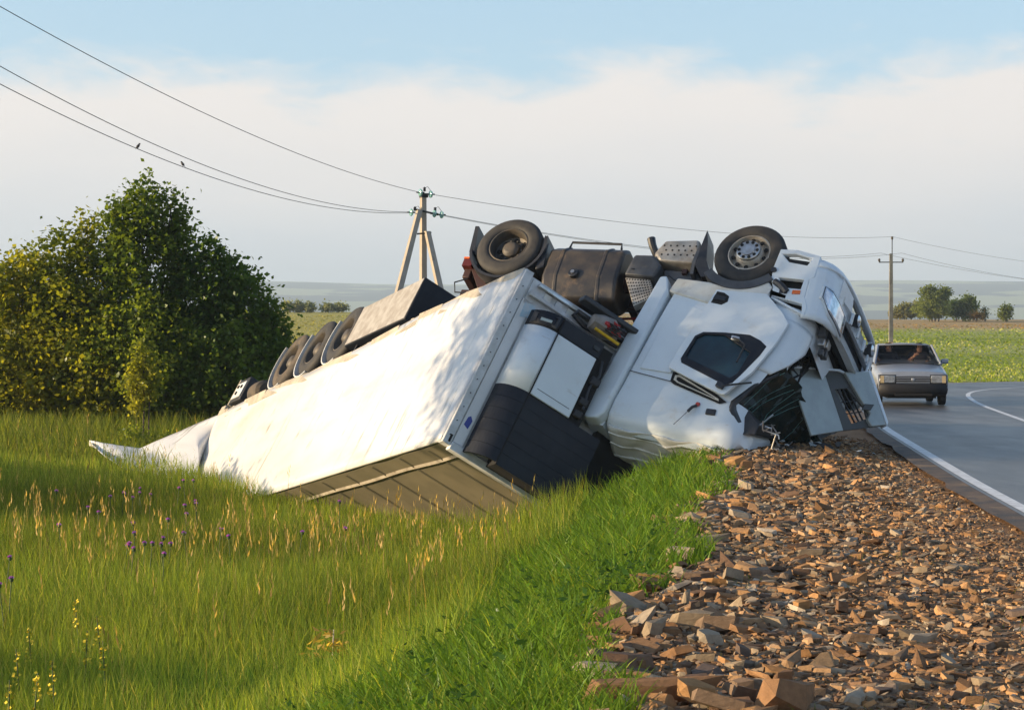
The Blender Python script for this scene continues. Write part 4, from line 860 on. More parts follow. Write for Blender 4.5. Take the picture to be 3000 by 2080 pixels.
MB().tube([rel(1212,613,-.3),rel(1285,630,-.1)],.03,6).build('cross_arm',M['steel'],pa); MB().tube([rel(1222,686,-.2),rel(1264,682,-.25)],.025,6).build('clamp',M['steel'],pa); MB().box(rel(1240,580)-Vector((.09,.1,.0)),rel(1240,580)+Vector((.12,.1,.13))).build('pole_cap',M['steel'],pa)
for (x,y) in ((1232,565),(1262,570),(1205,623),(1273,627),(1294,630)):
    c=rel(x,y,-.15); ins=MB().lathe([(.001,-.06),(.05,-.055),(.10,-.03),(.115,0),(.09,.035),(.04,.05),(.001,.055)],c,14,'x').build('insulator',M['insul'],pa,smooth=True)
    MB().tube([c+Vector((-.13,0,0)),c+Vector((.13,0,0))],.022,6).build('insulator_pin',M['steel'],ins)
for (x,y) in ((1244,553),(1216,610),(1275,612)):
    c=rel(x,y,-.1); MB().lathe([(.03,-.09),(.045,-.07),(.03,-.05),(.05,-.03),(.03,-.01),(.05,.01),(.03,.03),(.001,.05)],c,10,'z').build('post_insulator',M['steel'],pa,smooth=True); MB().tube([c,c+Vector((.1,0,.06)),c+Vector((.22,0,-.08))],.008,5).build('jumper',M['wire'],pa)
def plainpole(x,dist,topy,label):
    P=px(x,topy,dist); z0=zg(P.x,dist); h=P.z-z0
    r=empty('power_pole',loc=(P.x,P.y,z0)); tag(r,label,'power pole')
    sqpole(MB(),(0,0,-.5),(0,0,h-.95),.125,.085).build('post',M['concd'],r); sqpole(MB(),(0,0,.0),(0,0,.55),.127,.126).build('painted_base',mat('ochre_base',(.55,.30,.06),(.4,.3,.2),scale=4,rough=.8),r)
    MB().tube([(.06,0,h-1.2),(.06,0,h-.15)],.025,6).build('top_pin',M['steel'],r); MB().tube([(-.7,0,h-1.45),(.7,0,h-1.45)],.03,6).build('cross_arm',M['steel'],r)
    for xx,zz in ((.06,h-.15),(-.68,h-1.42),(.68,h-1.42)): MB().lathe([(.04,0),(.07,.05),(.05,.08),(.08,.12),(.05,.16),(.001,.2)],(xx,0,zz),10,'z').build('insulator',M['bark'],r,smooth=True)
    return r
plainpole(2610,118,695,'plain concrete power pole with one cross-arm standing beyond the silver car')
wires=[[(-480,-262,30),(1232,565,61.9),'upper left overhead wire running to the strut-braced pole',0.55,1],[(-480,-92,30),(1205,622,61.9),'middle left overhead wire with no birds on it',.9,1],[(-480,-20,30),(1205,624,61.7),'lowest left overhead wire with two birds perched on it',.9,1],
 [(1262,570,61.9),(2613,694,118),'upper overhead wire between the two power poles',.5,0],[(1294,630,61.9),(2580,742,118),'lower near overhead wire between the two power poles',.65,0],[(1273,628,61.9),(2641,742,118),'lower far overhead wire between the two power poles',.75,0],
 [(2613,694,118),(3300,790,150),'upper overhead wire right of the plain pole',.4,0],[(2641,742,118),(3300,838,150),'lower overhead wire right of the plain pole, starting at its right insulator',.5,0],[(2580,742,118),(3300,842,150),'lower overhead wire right of the plain pole, starting at its left insulator',.4,0]]
wpts=[]
for a,b_,lab,sag,_ in wires:
    A,B=px(*a),px(*b_); pts=[A.lerp(B,k/40)-Vector((0,0,sag*4*(k/40)*(1-k/40))) for k in range(41)]; wpts.append(pts)
    tag(MB().tube(pts,.008,5).build('overhead_wire',M['wire'],None,smooth=True),lab,'wire','overhead power wires')
def bird(x,y,lab,wi,flip):
    # perched on the wire at the given picture column
    best=min(wpts[wi],key=lambda p:abs(1500+FPX*p.x/p.y-x)); P=best+Vector((0,0,.011))
    r=empty('bird',loc=P); r.rotation_euler=(0,0,R_(20*flip)); r.scale=(.62,.62,.62); tag(r,lab,'bird','birds on the wire'); f=flip
    MB().lathe([(.001,-.10),(.02,-.085),(.042,-.04),(.048,0),(.042,.035),(.028,.06),(.001,.075)],(0,0,0),12,'x').build('body',mat('dark_feathers',(.03,.028,.03),rough=.6),r,smooth=True).matrix_local=Matrix.Translation((0,0,.075))@Matrix.Rotation(R_(-50*f),4,'Y')
    hd_=MB().lathe([(.001,-.034),(.026,-.02),(.034,0),(.026,.022),(.001,.034)],(.045*f,0,.145),10,'z').build('head',mat('dark_head',(.025,.025,.03),rough=.6),r,smooth=True); MB().tube([(.075*f,0,.145),(.10*f,0,.14)],[.010,.002],6).build('beak',M['steel'],hd_)
    MB().add([(-.05*f,-.018,.03),(-.05*f,.018,.03),(-.10*f,.015,-.05),(-.10*f,-.015,-.05),(-.06*f,0,.045)],[(0,1,2,3),(0,4,1),(1,4,2),(2,4,3),(3,4,0)]).build('tail',M['steel'],r)
    for s in (-1,1): MB().tube([(0,.015*s,.035),(0.004,.015*s,-.004)],.005,5).build('leg',M['steel'],r)
bird(400,391,'small dark bird on the lowest wire, left of the pair',2,1); bird(553,454,'small dark bird on the lowest wire, right of the pair',2,-1)
# ---------------------------------------------------------------- shrubs and trees
def leaf_cloud(P,size,cols,seed,up=.35,asp=.72):
    "one folded four-sided leaf at each point of P"
    r=np.random.default_rng(seed); n=len(P)
    a=r.normal(size=(n,3)); a[:,2]=a[:,2]*.6-.25; a/=np.linalg.norm(a,axis=1)[:,None]          # leaf axis
    b=np.cross(a,r.normal(size=(n,3))+np.array((0,0,up))); b/=np.linalg.norm(b,axis=1)[:,None]+1e-9
    c=np.cross(a,b); s=size*r.uniform(.65,1.3,n)[:,None]; w_=s*asp*.5
    m=P+a*s*.45
    V=np.stack([P,m+b*w_+c*s*.10,P+a*s,m-b*w_+c*s*.10],1).reshape(-1,3)
    F=np.arange(n*4).reshape(n,4); return V,F,np.repeat(cols,4,0)
def lobes_points(lobes,n_tip,per,spread,seed,shell=.62):
    r=np.random.default_rng(seed); L=np.array(lobes,float); wts=(L[:,3]*L[:,4]*L[:,5])**.72; idx=r.choice(len(L),n_tip,p=wts/wts.sum())
    d=r.normal(size=(n_tip,3)); d/=np.linalg.norm(d,axis=1)[:,None]; rad=shell+(1-shell)*r.random(n_tip)**.6; rad*=1+.13*np.sin(d[:,0]*7+d[:,2]*9+idx)+.10*np.sin(d[:,2]*17+d[:,1]*13)
    rad=np.where(r.random(n_tip)<.10,rad*1.12,rad)
    T=L[idx,:3]+d*L[idx,3:6]*rad[:,None]
    P=np.repeat(T,per,0)+r.normal(size=(n_tip*per,3))*spread*r.uniform(.4,1.2,(n_tip*per,1))
    return T,P
def shrub(name,label,cat,base,lobes,n_tip,per,spread,size,c1,c2,seed,group=None,stems=5,trunk_r=.06,nb=14,shell=.62,bark='bark'):
    r=np.random.default_rng(seed); root=empty(name,loc=base); tag(root,label,cat,group)
    T,P=lobes_points(lobes,n_tip,per,spread,seed,shell); keep=P[:,2]>.05; P=P[keep]
    tipc=np.repeat(r.random(n_tip)**1.3,per)[keep][:,None]*.75+r.random((len(P),1))*.25
    cols=np.array(c1)*(1-tipc)+np.array(c2)*tipc
    V,F,cc=leaf_cloud(P,size,cols,seed+1); o=link('crown',npmesh('crown',V,F,cc),M['leaf'],root)
    b=MB(); L=np.array(lobes)
    for k in range(stems):
        tgt=L[k%len(L),:3]; x0=L[:,0].mean()*.5+(tgt[0]-L[:,0].mean())*.35+r.uniform(-.15,.15); p0=Vector((x0,r.uniform(-.2,.2),-.15)); p3=Vector(tgt)+Vector((0,0,L[k%len(L),5]*.4))
        pts=[p0.lerp(p3,t)+Vector((r.uniform(-.08,.08),r.uniform(-.08,.08),0))*(t>0)*(p3.z*.2) for t in (0,.25,.5,.75,1)]; b.tube(pts,[trunk_r,trunk_r*.8,trunk_r*.6,trunk_r*.4,trunk_r*.15],7)
    b.build('trunk',M[bark],root,smooth=True)
    b=MB()
    for k in range(nb):
        t=T[r.integers(len(T))]; c=L[np.argmin(((L[:,:3]-t)**2).sum(1)),:3]; b.tube([Vector(c)+Vector((0,0,-.5)),Vector(c).lerp(Vector(t),.5),Vector(t)],[trunk_r*.35,trunk_r*.25,trunk_r*.08],5)
    b.build('branches',M[bark],root,smooth=True)['kind']='stuff'; return root
BD=50.0; mpp=BD/FPX
def bl(cx,cy,rx,ry,base,rd=None,dd=0):     # lobe given by picture centre and radii at the shrub's depth
    p=px(cx,cy,BD)-base; return (p.x,dd,p.z,rx*mpp,(rd or rx*.9)*mpp,ry*mpp)
def gbase(x,d=BD): p=px(x,1000,d); return Vector((p.x,d,zg(p.x,d)-.02))
g1,g2=(.045,.080,.014),(.12,.165,.026)
B0=gbase(40); shrub('hazel_shrub','leafy green shrub at the left edge of the picture','shrub',B0,[bl(-40,1000,150,230,B0),bl(60,960,110,200,B0,dd=.3),bl(20,1120,170,120,B0,dd=-.5),bl(70,850,95,110,B0,dd=.1),bl(150,1090,110,130,B0,dd=-.4)],850,17,.18,.14,(.095,.13,.018),(.33,.32,.034),101,'shrubs behind the trailer')  # leaf colours raised and yellowed to carry sunlight on the left shrubs
B1=gbase(215); shrub('hazel_shrub','second shrub from the left, lower than the pointed one beside it','shrub',B1,[bl(185,850,100,170,B1),bl(270,840,90,190,B1,dd=.4),bl(230,1020,150,200,B1,dd=-.3),bl(255,680,28,80,B1,dd=.2),bl(290,1120,140,120,B1,dd=-.6),bl(130,860,75,120,B1,dd=.3)],900,17,.18,.135,(.08,.12,.018),(.29,.29,.034),102,'shrubs behind the trailer')  # leaf colours lifted for sunlight here too, less than its left neighbour
B2=gbase(425); shrub('birch_tree','tall pointed tree at the middle of the shrubs','tree',B2,[bl(430,840,120,240,B2),bl(420,680,85,130,B2),bl(430,585,40,85,B2),bl(505,630,38,85,B2,dd=.2),bl(515,750,50,120,B2,dd=.2),bl(350,720,60,110,B2),bl(420,1040,190,200,B2,dd=-.4),bl(340,660,30,60,B2)],1350,17,.17,.125,(.062,.11,.022),(.20,.25,.038),103,'shrubs behind the trailer',stems=6)
B3=gbase(640); shrub('hazel_shrub','dark rounded shrub right of the pointed tree','shrub',B3,[bl(610,880,95,170,B3),bl(690,950,105,180,B3,dd=.3),bl(760,1040,80,150,B3,dd=.2),bl(815,1050,45,120,B3,dd=.4),bl(650,1090,150,150,B3,dd=-.4),bl(800,900,14,60,B3,dd=.3)],1500,17,.17,.13,(.05,.10,.024),(.15,.21,.04),104,'shrubs behind the trailer')
bs_=px(390,1235,44.5); BS=Vector((bs_.x,44.5,zg(bs_.x,44.5)))
mpp=44.5/FPX; BD=44.5
shrub('oak_sapling','small bright yellow-green sapling in front of the shrubs','sapling',BS,[bl(420,1050,36,55,BS),bl(440,1110,45,50,BS),bl(395,1120,30,60,BS),bl(400,1190,32,32,BS),bl(435,1160,24,32,BS)],230,9,.07,.085,(.16,.19,.03),(.32,.32,.05),105,stems=2,trunk_r=.025,nb=8,shell=.2)  # yellowish leaves, with extra brightness painted in for the sun on them
shrub('nettle_clump','low broad-leaved weeds at the foot of the sapling','weeds',BS+Vector((.2,-1.0,0)),[(.0,0,.20,.42,.3,.26),(.6,.1,.15,.35,.3,.2)],90,9,.07,.075,(.12,.17,.03),(.25,.28,.05),106,stems=3,trunk_r=.012,nb=4,shell=.2)
# dead twig sticking out at the right of the shrubs
# far trees on the brow of the field
def fartree(x,y,rx,ry,dist,label,c1,c2,seed,tips=420,group='trees on the brow of the field',extra=(),name='field_tree',cat='tree',size=.30):
    p=px(x,y,dist); base=Vector((p.x,dist,zg(p.x,dist)-.1)); m=dist/FPX
    lob=[((ex-x)*m,0,(p.z-base.z)-(ey-y)*m,erx*m,erx*m*.8,ery*m) for ex,ey,erx,ery in ((x,y,rx,ry),)+tuple(extra)]
    return shrub(name,label,cat,base,lob,tips,10,.26,size,c1,c2,seed,group,stems=3,trunk_r=.10,nb=6,shell=.45)
FD=262
fartree(2738,868,34,26,FD,'largest round-topped tree of the clump on the brow',(.12,.16,.05),(.24,.28,.10),201,700,extra=((2715,850,20,14),(2765,855,18,16),(2725,902,48,28),(2750,900,30,30)))  # clump's leaf colours lightened, with haze painted into them
fartree(2800,905,28,24,FD+3,'dark bushy tree at the right side of the brow clump',(.08,.125,.05),(.16,.21,.085),202,480,extra=((2838,892,20,26),(2836,916,24,20)))
fartree(2655,910,30,20,FD+26,'pale hazy bushes left of the brow clump behind the plain pole',(.17,.18,.09),(.27,.26,.14),203,380,extra=((2625,918,24,14),(2690,905,20,24)))  # paleness from haze is put into these leaf colours
fartree(2885,916,7,14,FD+4,'thin leaning sapling right of the brow clump',(.04,.07,.03),(.09,.12,.05),204,40,size=.22)
fartree(2950,912,14,16,FD-2,'small round bush alone at the far right of the brow',(.09,.13,.04),(.17,.21,.07),205,130,extra=((2940,924,16,8),))
fartree(2862,925,22,7,FD-1,'low brown scrub at the right foot of the brow clump',(.12,.08,.04),(.17,.13,.06),206,110,size=.22,cat='bush')
for k,(x,rx,ry) in enumerate(((842,14,12),(872,10,14),(905,16,9),(960,20,9),(1000,16,8))):
    fartree(x,903-ry*.3,rx,ry,FD+8,('leftmost hazy bush on the yellow field brow beside the dark shrub','second hazy bush on the yellow field brow','middle hazy bush on the yellow field brow','wide hazy bush on the yellow field brow','hazy bush on the yellow field brow nearest the trailer wheels')[k],(.20,.23,.16),(.28,.30,.21),210+k,90,'bushes on the yellow field brow',cat='bush',name='field_bush',size=.3)  # leaf colours paled so that they carry the haze
# trees further along the hedge, left of the picture: they throw the long shade
M_left=[(-14.0,28.8,.1,1.5,1.6,211,'broad low'),(-14.5,32.2,.1,1.6,1.7,212,'middle low'),(-15.2,35.4,.1,1.7,1.6,218,'farthest low'),(-17.0,26.0,3.9,8.3,2.1,213,'high-crowned'),(-14.0,14.2,.1,2.0,1.3,214,'near low'),(-15.0,9.8,.1,2.5,1.6,216,'nearest rounded')]
for k,(x,y,z0_,h,rr_,sd,wd_) in enumerate(M_left):
    z=zg(x,y); m_=(z0_+h)/2; shrub('hedge_bush','%s hedge bush standing left of the picture'%wd_,'bush',Vector((x,y,z)),[(0,0,m_,rr_,rr_,(h-z0_)*.5),(.3*rr_,.2,m_-.1,rr_*.9,rr_,(h-z0_)*.42)],800,8,.2,.15,g1,g2,sd+40,'hedge bushes left of the picture',stems=2,trunk_r=.08,nb=6,shell=.3)
# ---------------------------------------------------------------- grass
M['bank']=leafmat('bank_grass_blade',.42,.07,rough=.35)
def blades(x,y,h,wd,lean,cols,seed,segs=3,tipw=.12,bend=1.0,face=.5):
    "curved tapering blades: numpy arrays, one entry per blade"
    r=np.random.default_rng(seed); n=len(x); z=ground(x,y)-.015
    az=r.uniform(0,2*np.pi,n); dx,dy=np.cos(az),np.sin(az)
    fa=r.normal(0,face,n); sx,sy=np.cos(fa),np.sin(fa)            # blade width direction, mostly across the view
    rows=[]
    for k in range(segs+1):
        t=k/segs; off=lean*h*(t**(1.6*bend)); zz=h*(t-.22*lean*t*t)
        w_=wd*(1-t)**.75*.5 if k<segs else 0*wd
        cx=x+dx*off; cy=y+dy*off; cz=z+zz
        if k<segs: rows+= [np.stack([cx-sx*w_,cy-sy*w_,cz],1),np.stack([cx+sx*w_,cy+sy*w_,cz],1)]
        else: rows+= [np.stack([cx,cy,cz],1)]
    m=len(rows); V=np.stack(rows,1).reshape(-1,3); base=(np.arange(n)*m)[:,None]
    F=[]
    for k in range(segs-1): F+= [base+np.array([2*k,2*k+1,2*k+3]),base+np.array([2*k,2*k+3,2*k+2])]
    F+= [base+np.array([2*segs-2,2*segs-1,2*segs])]
    return V,np.concatenate(F),np.repeat(cols,m,0)
def stuff(name,parts,mt,label=None,cat=None):
    V=[];F=[];Cc=[];o=0
    for v,f,c in parts: V.append(v);F.append(f+o);Cc.append(c);o+=len(v)
    ob=link(name,npmesh(name,np.concatenate(V),np.concatenate(F),np.concatenate(Cc)),mt); return tag(ob,label,cat,kind='stuff')
def scatter(n,y0,y1,seed,pad=.6,pw=1.0):
    "points inside the camera's wedge, denser near"
    r=np.random.default_rng(seed); u=r.random(n); y=y0*(y1/y0)**(u**pw); x=r.uniform(-1,1,n)*(.252*y+pad); return x,y,r
def palette(n,r,cs,w_):
    c=np.array(cs)[r.choice(len(cs),n,p=np.array(w_)/sum(w_))]; return c*(1+.22*r.normal(size=(n,1))).clip(.5,1.6)
def intrailer(x,y):    # keep the grass out of the trailer's inside
    e=np.array(TM.to_3x3().col[0])[:2]; d=np.stack([x-TM[0][3],y-TM[1][3]],1); L_=d@(e/np.linalg.norm(e)); n_=np.array([e[1],-e[0]])/np.linalg.norm(e); s_=d@n_
    return (L_>-.2)&(L_<13.0)&(s_>.35)&(s_<3.6)
G=[]
# field grass, tall and fine
x,y,r=scatter(230000,13.5,56,1,pw=.95); t=xg(y)-x; k=(t>1.7)&(r.random(len(x))<sst(1.7,3.6,t)*.6+.4)&~intrailer(x,y)
x,y=x[k],y[k]; n=len(x); hp=1+.28*vnoise(x,y,.9,41); h=r.uniform(.24,.52,n)*hp*(1-.25*sst(36,46,y)); wd=(.0075+.00016*y)*r.uniform(.7,1.3,n)
pt=vnoise(x,y,.55,42)[:,None]; cols=palette(n,r,[(.175,.235,.036),(.225,.275,.048),(.125,.19,.034),(.33,.32,.08),(.40,.34,.12)],[36,34,18,8,4])*(1+.25*pt).clip(.6,1.4)
G.append(blades(x,y,h,wd,r.uniform(.05,.5,n),cols,2))
stuff('field_grass',G,M['blade'])
# lush bent grass on the bank beside the stones
G=[]
x,y,r=scatter(120000,7.2,34,3,pw=.9); t=xg(y)-x+.2*vnoise(x,y,2.5,44); k=(t>.0)&(t<4.6)&(r.random(len(x))<sst(4.6,2.6,t))&~intrailer(x,y); x,y=x[k],y[k]; n=len(x); t=t[k]
h=r.uniform(.14,.36,n)*(1+.3*vnoise(x,y,1.3,45))*(.55+.45*sst(0,.7,t)); wd=(.010+.00026*y)*r.uniform(.6,1.7,n)
cols=palette(n,r,[(.12,.215,.024),(.17,.265,.034),(.09,.175,.026),(.25,.29,.05)],[40,30,22,8])
G.append(blades(x,y,h,wd,r.uniform(.25,1.0,n),cols,4,segs=4,bend=1.25))
stuff('bank_grass',G,M['bank'])
# seed heads: straw-coloured panicles above the field grass, thick in a band
def panicles(x,y,h,cols,seed,ln=.20):
    r=np.random.default_rng(seed); n=len(x); P=[];F=[];Cc=[]
    V1,F1,C1=blades(x,y,h,np.full(n,.006)+.0001*y,r.uniform(.0,.18,n),cols*.8,seed,segs=2)
    z=ground(x,y); k=5; t=np.linspace(0,1,k)[None]; lx=r.normal(0,.03,n)[:,None]; az=r.uniform(0,6.28,(n,k))
    cx=x[:,None]+lx*(1+t)+np.cos(az)*.010; cy=y[:,None]+np.sin(az)*.010; cz=(z+h)[:,None]-ln*.75+ln*.8*t
    Pq=np.stack([cx,cy,cz],-1).reshape(-1,3); m=len(Pq); a=r.normal(0,.16,(m,3)); a[:,2]=1; s_=(ln*.42*r.uniform(.7,1.2,m))[:,None]; w_=.0085*(1-.45*np.tile(t,(n,1)).reshape(-1,1))*r.uniform(.7,1.3,(m,1)); sd=np.stack([np.cos(r.normal(0,.6,m)),np.sin(r.normal(0,.6,m)),np.zeros(m)],1)
    V2=np.stack([Pq,Pq+a*s_*.4+sd*w_,Pq+a*s_,Pq+a*s_*.4-sd*w_],1).reshape(-1,3); B=np.arange(m)[:,None]*4; F2=np.concatenate([B+np.array([0,1,2]),B+np.array([0,2,3])]); C2=np.repeat(np.repeat(cols,k,0)*r.uniform(.75,1.25,(m,1)),4,0)
    return [(V1,F1,C1),(V2,F2,C2)]
x,y,r=scatter(4000,15,44,6,pw=.9); t=xg(y)-x; band=np.exp(-((y-24.5+.25*(x+2))/3.2)**2); k=(t>2.2)&(r.random(len(x))<.06+.52*band*(x>-7.5))&~intrailer(x,y); x,y=x[k],y[k]; n=len(x)
stuff('grass_seed_heads',panicles(x,y,r.uniform(.50,.80,n),palette(n,r,[(.52,.36,.16),(.44,.32,.14),(.30,.25,.10)],[5,3,2]),7),M['blade'])
# rank grass at the foot of the shrubs and along the trailer
x,y,r=scatter(26000,40,60,8); k=(x<-1.5)&(x>-16); x,y=x[k],y[k]; n=len(x)
stuff('hedge_foot_grass',[blades(x,y,r.uniform(.25,.65,n),.022*r.uniform(.6,1.3,n),r.uniform(.1,.6,n),palette(n,r,[(.16,.20,.035),(.23,.24,.05),(.11,.15,.03)],[3,2,1]),9)],M['blade'])
# crops across the road and on the yellow field
x,y,r=scatter(38000,66,250,10,pw=1.0); rx=np.interp(x,LLs[:,0],LLs[:,1]); k=(y>rx+1.2); x,y=x[k],y[k]; n=len(x)
pp=vnoise(x,y*2.2,.05,46); cg=palette(n,r,[(.24,.31,.05),(.32,.36,.08),(.18,.25,.045)],[4,3,2]); cp=palette(n,r,[(.55,.53,.24),(.45,.45,.18)],[1,1]); f=(r.random(n)<sst(.0,.8,pp)*.65)[:,None]; cols=np.where(f,cp,cg)
yl=((x<25)&(y>120))[:,None]; cols=np.where(yl,palette(n,r,[(.34,.30,.09),(.26,.26,.07)],[1,1]),cols)
tn=((y+10*vnoise(x,y,.06,4)+np.clip(40-x,-60,60)*.35>222)&(x>8))[:,None]; cols=np.where(tn,palette(n,r,[(.38,.24,.11),(.30,.20,.09),(.2,.2,.06)],[3,2,1]),cols)
stuff('field_crops',[blades(x,y,r.uniform(.03,.13,n)*(1+.5*pp),.0013*y*r.uniform(.6,1.4,n),r.uniform(.1,.6,n),cols,11,segs=2)],M['blade'])
# broad-leaved weeds on the bank and sprouts among the stones
r=np.random.default_rng(12); P=[];Q=[]
for k in range(150):
    y0=r.uniform(8,17); x0=xg(y0)-r.uniform(.15,2.6); hh=r.uniform(.08,.30); m=r.integers(10,26)
    p=np.stack([x0+r.normal(0,.07,m),y0+r.normal(0,.07,m),zg(x0,y0)+hh*r.random(m)],1); P.append(p); Q.append(np.tile(np.array((.05,.11,.028))*r.uniform(.7,1.5),(m,1)))
V,F,cc=leaf_cloud(np.concatenate(P),.06,np.concatenate(Q),13,up=2.0,asp=.5)
tag(link('bank_weeds',npmesh('bank_weeds',V,F,cc),M['leaf']),kind='stuff')
# ---------------------------------------------------------------- flowers
def thistle(name,lab,x,y,h,col,grp,seed,kind):
    r=np.random.default_rng(seed); z=zg(x,y); o=empty(name,loc=(x,y,z)); tag(o,lab,'flower',grp)
    tx=r.uniform(-.06,.06); b=MB().tube([(0,0,-.02),(tx*.4,0,h*.5),(tx,0,h)],[.006,.005,.004],5); b.build('stem',FM['stem'],o)
    if kind=='purple':
        c=(tx,0,h); MB().lathe([(.001,-.03),(.02,-.02),(.022,0),(.012,.012)],c,8,'z').build('calyx',FM['stem'],o)
        bb=MB()
        for k in range(16):
            a=r.uniform(0,6.28); e=r.uniform(.2,1.2); d=Vector((math.cos(a)*math.sin(e),math.sin(a)*math.sin(e),math.cos(e)))*.032; s_=d.orthogonal().normalized()*.007; p=Vector(c); bb.add([p-s_,p+s_,p+d+s_,p+d-s_],[(0,1,2,3)])
        bb.build('petals',FM['purple'],o)['kind']='stuff'
    else:
        bb=MB()
        for k in range(26):
            a=r.uniform(0,6.28); t=r.random(); p=Vector((tx*(1-.3*t)+math.cos(a)*.028*(1-.5*t),math.sin(a)*.028,h-.26+.26*t)); s_=.0095; u=Vector((r.normal(),r.normal(),r.normal())).normalized(); v_=u.orthogonal().normalized(); bb.add([p-u*s_-v_*s_,p+u*s_-v_*s_,p+u*s_+v_*s_,p-u*s_+v_*s_],[(0,1,2,3)])
        bb.build('petals',FM['yellow'],o)['kind']='stuff'
    return o
FM=dict(stem=mat('green_stem',(.05,.08,.02),rough=.7),purple=mat('purple_petal',(.66,.16,.58),(.75,.30,.70),scale=40,rough=.7),yellow=mat('yellow_petal',(.75,.55,.02),rough=.7))
def onground(x,y,h):      # where the ray through a pixel meets the plane h above the ground
    for d in np.arange(12,60,.1):
        p=px(x,y,d)
        if p.z<zg(p.x,p.y)+h: return p.x,p.y
    return p.x,p.y
PUR=[(160,1440),(325,1457),(355,1445),(371,1452),(386,1460),(405,1434),(418,1445),(436,1452),(283,1503),(179,1540),(256,1488),(398,1534),(391,1566),(418,1594),(432,1594),(369,1594),(357,1602),(376,1610),(462,1580),(480,1597),(489,1596),(474,1625),(545,1483),(577,1470),(580,1477),(546,1507),(551,1563),(487,1526),(635,1552),(677,1573),(871,1562),(1015,1552),(545,1410),(514,1432),(995,1472),(570,1410),(12,1637),(14,1718),(22,1700)]
for i,(x,y) in enumerate(PUR):
    h=.5+.12*((i*7)%5)/5; gx,gy=onground(x,y,h)
    lab='purple thistle flower on the dim grass below the trailer' if x>100 else 'purple thistle flower at the left edge of the grass'
    thistle('thistle_flower',lab,gx,gy,h,0,'purple thistles in the grass' if x>100 else 'purple thistles at the left edge',300+i,'purple')
YEL=[(95,1840),(245,1850),(310,1880),(60,1905),(160,1935),(88,1975),(300,1810),(232,1760),(20,1995)]
for i,(x,y) in enumerate(YEL):
    h=.62; gx,gy=onground(x,y,h); thistle('toadflax_flower','yellow flower spike in the tall grass at lower left',gx,gy,h,0,'yellow flower spikes at lower left',400+i,'yellow')
# a dry golden stalk in the foreground
gx,gy=onground(970,1990,.05); P=np.array([(gx+rng.normal(0,.10),gy+rng.normal(0,.05),zg(gx,gy)+.22+rng.random()*.25) for _ in range(46)])
V,F,cc=leaf_cloud(P,.10,np.tile((.45,.33,.10),(46,1)),15,asp=.3); dd=empty('dry_stalk',loc=(0,0,0)); tag(dd,'dry golden weed standing in the foreground grass','weed')
link('dry_leaves',npmesh('dry_leaves',V,F,cc),M['leaf'],dd); MB().tube([(gx,gy,zg(gx,gy)),(gx+.02,gy,zg(gx,gy)+.45)],.006,5).build('stem',M['rail'],dd)
# ---------------------------------------------------------------- stony verge
def hullmesh(name,pts):
    bm=bmesh.new(); vv=[bm.verts.new(p) for p in pts]; r=bmesh.ops.convex_hull(bm,input=vv); bmesh.ops.delete(bm,geom=[v for v in bm.verts if not v.link_faces],context='VERTS')
    bmesh.ops.triangulate(bm,faces=bm.faces); me=bpy.data.meshes.new(name); bm.to_mesh(me); bm.free(); return me
rs=np.random.default_rng(77); PROTO=[]
for k in range(14):
    m=int(rs.integers(5,7)); th=rs.uniform(.10,.22) if k<10 else rs.uniform(.26,.45); asp=rs.uniform(.45,.85); P=[]
    a=np.linspace(0,6.28,m,endpoint=False)+rs.uniform(-.42,.42,m); rad=rs.uniform(.65,1.15,m); tl=rs.normal(0,.14,2)
    for lv,sh in ((-.5,1.0),(.5,.93)):
        ox,oy=rs.normal(0,.05,2)
        for i in range(m):
            f=sh*rs.uniform(.86,1.06); X=math.cos(a[i])*rad[i]*f*.5+ox; Y=math.sin(a[i])*rad[i]*f*asp*.5+oy; P.append((X,Y,th*(lv+rs.normal(0,.14))+X*tl[0]+Y*tl[1]))
    PROTO.append(hullmesh('stone',P))
def stonemat(name,mode):
    m=bpy.data.materials.new(name); m.use_nodes=True; N=NT(m.node_tree); b=m.node_tree.nodes['Principled BSDF']; b.inputs['Roughness'].default_value=.85; b.inputs['Specular IOR Level'].default_value=.25
    gp=N.n('ShaderNodeNewGeometry').outputs['Position']
    if mode=='obj':
        rn=N.n('ShaderNodeObjectInfo').outputs['Random']; cr=N.n('ShaderNodeValToRGB',inp={0:rn}); e=cr.color_ramp.elements; e[0].color=(.23,.125,.060,1); e[1].color=(.20,.15,.105,1)
        for p,c in ((.15,(.30,.19,.10)),(.3,(.15,.085,.048)),(.42,(.27,.205,.135)),(.55,(.34,.185,.075)),(.68,(.17,.115,.075)),(.8,(.31,.25,.18)),(.9,(.12,.085,.065))):
            x=e.new(p); x.color=(*c,1)
        cr.color_ramp.interpolation='CONSTANT'; c=cr.outputs[0]
    else: c=N.n('ShaderNodeAttribute',attribute_name='Col').outputs['Color']
    sc=N.m('ADD',N.m('MULTIPLY',N.noise(gp,17,6,.7),1.25),.42); c=N.n('ShaderNodeVectorMath',operation='SCALE',inp={0:c,'Scale':sc}).outputs[0]
    m.node_tree.links.new(c,b.inputs['Base Color']); m.node_tree.links.new(N.n('ShaderNodeBump',inp={'Strength':.55,'Distance':.015,'Height':N.noise(N.n('ShaderNodeMapping',inp={0:gp,3:(1,1,2.5)}).outputs[0],22,6,.7)}).outputs[0],b.inputs['Normal']); return m
SMO=stonemat('shale_stone','obj'); SMS=stonemat('shale_chips','attr')
for me in PROTO: me.materials.append(SMO)
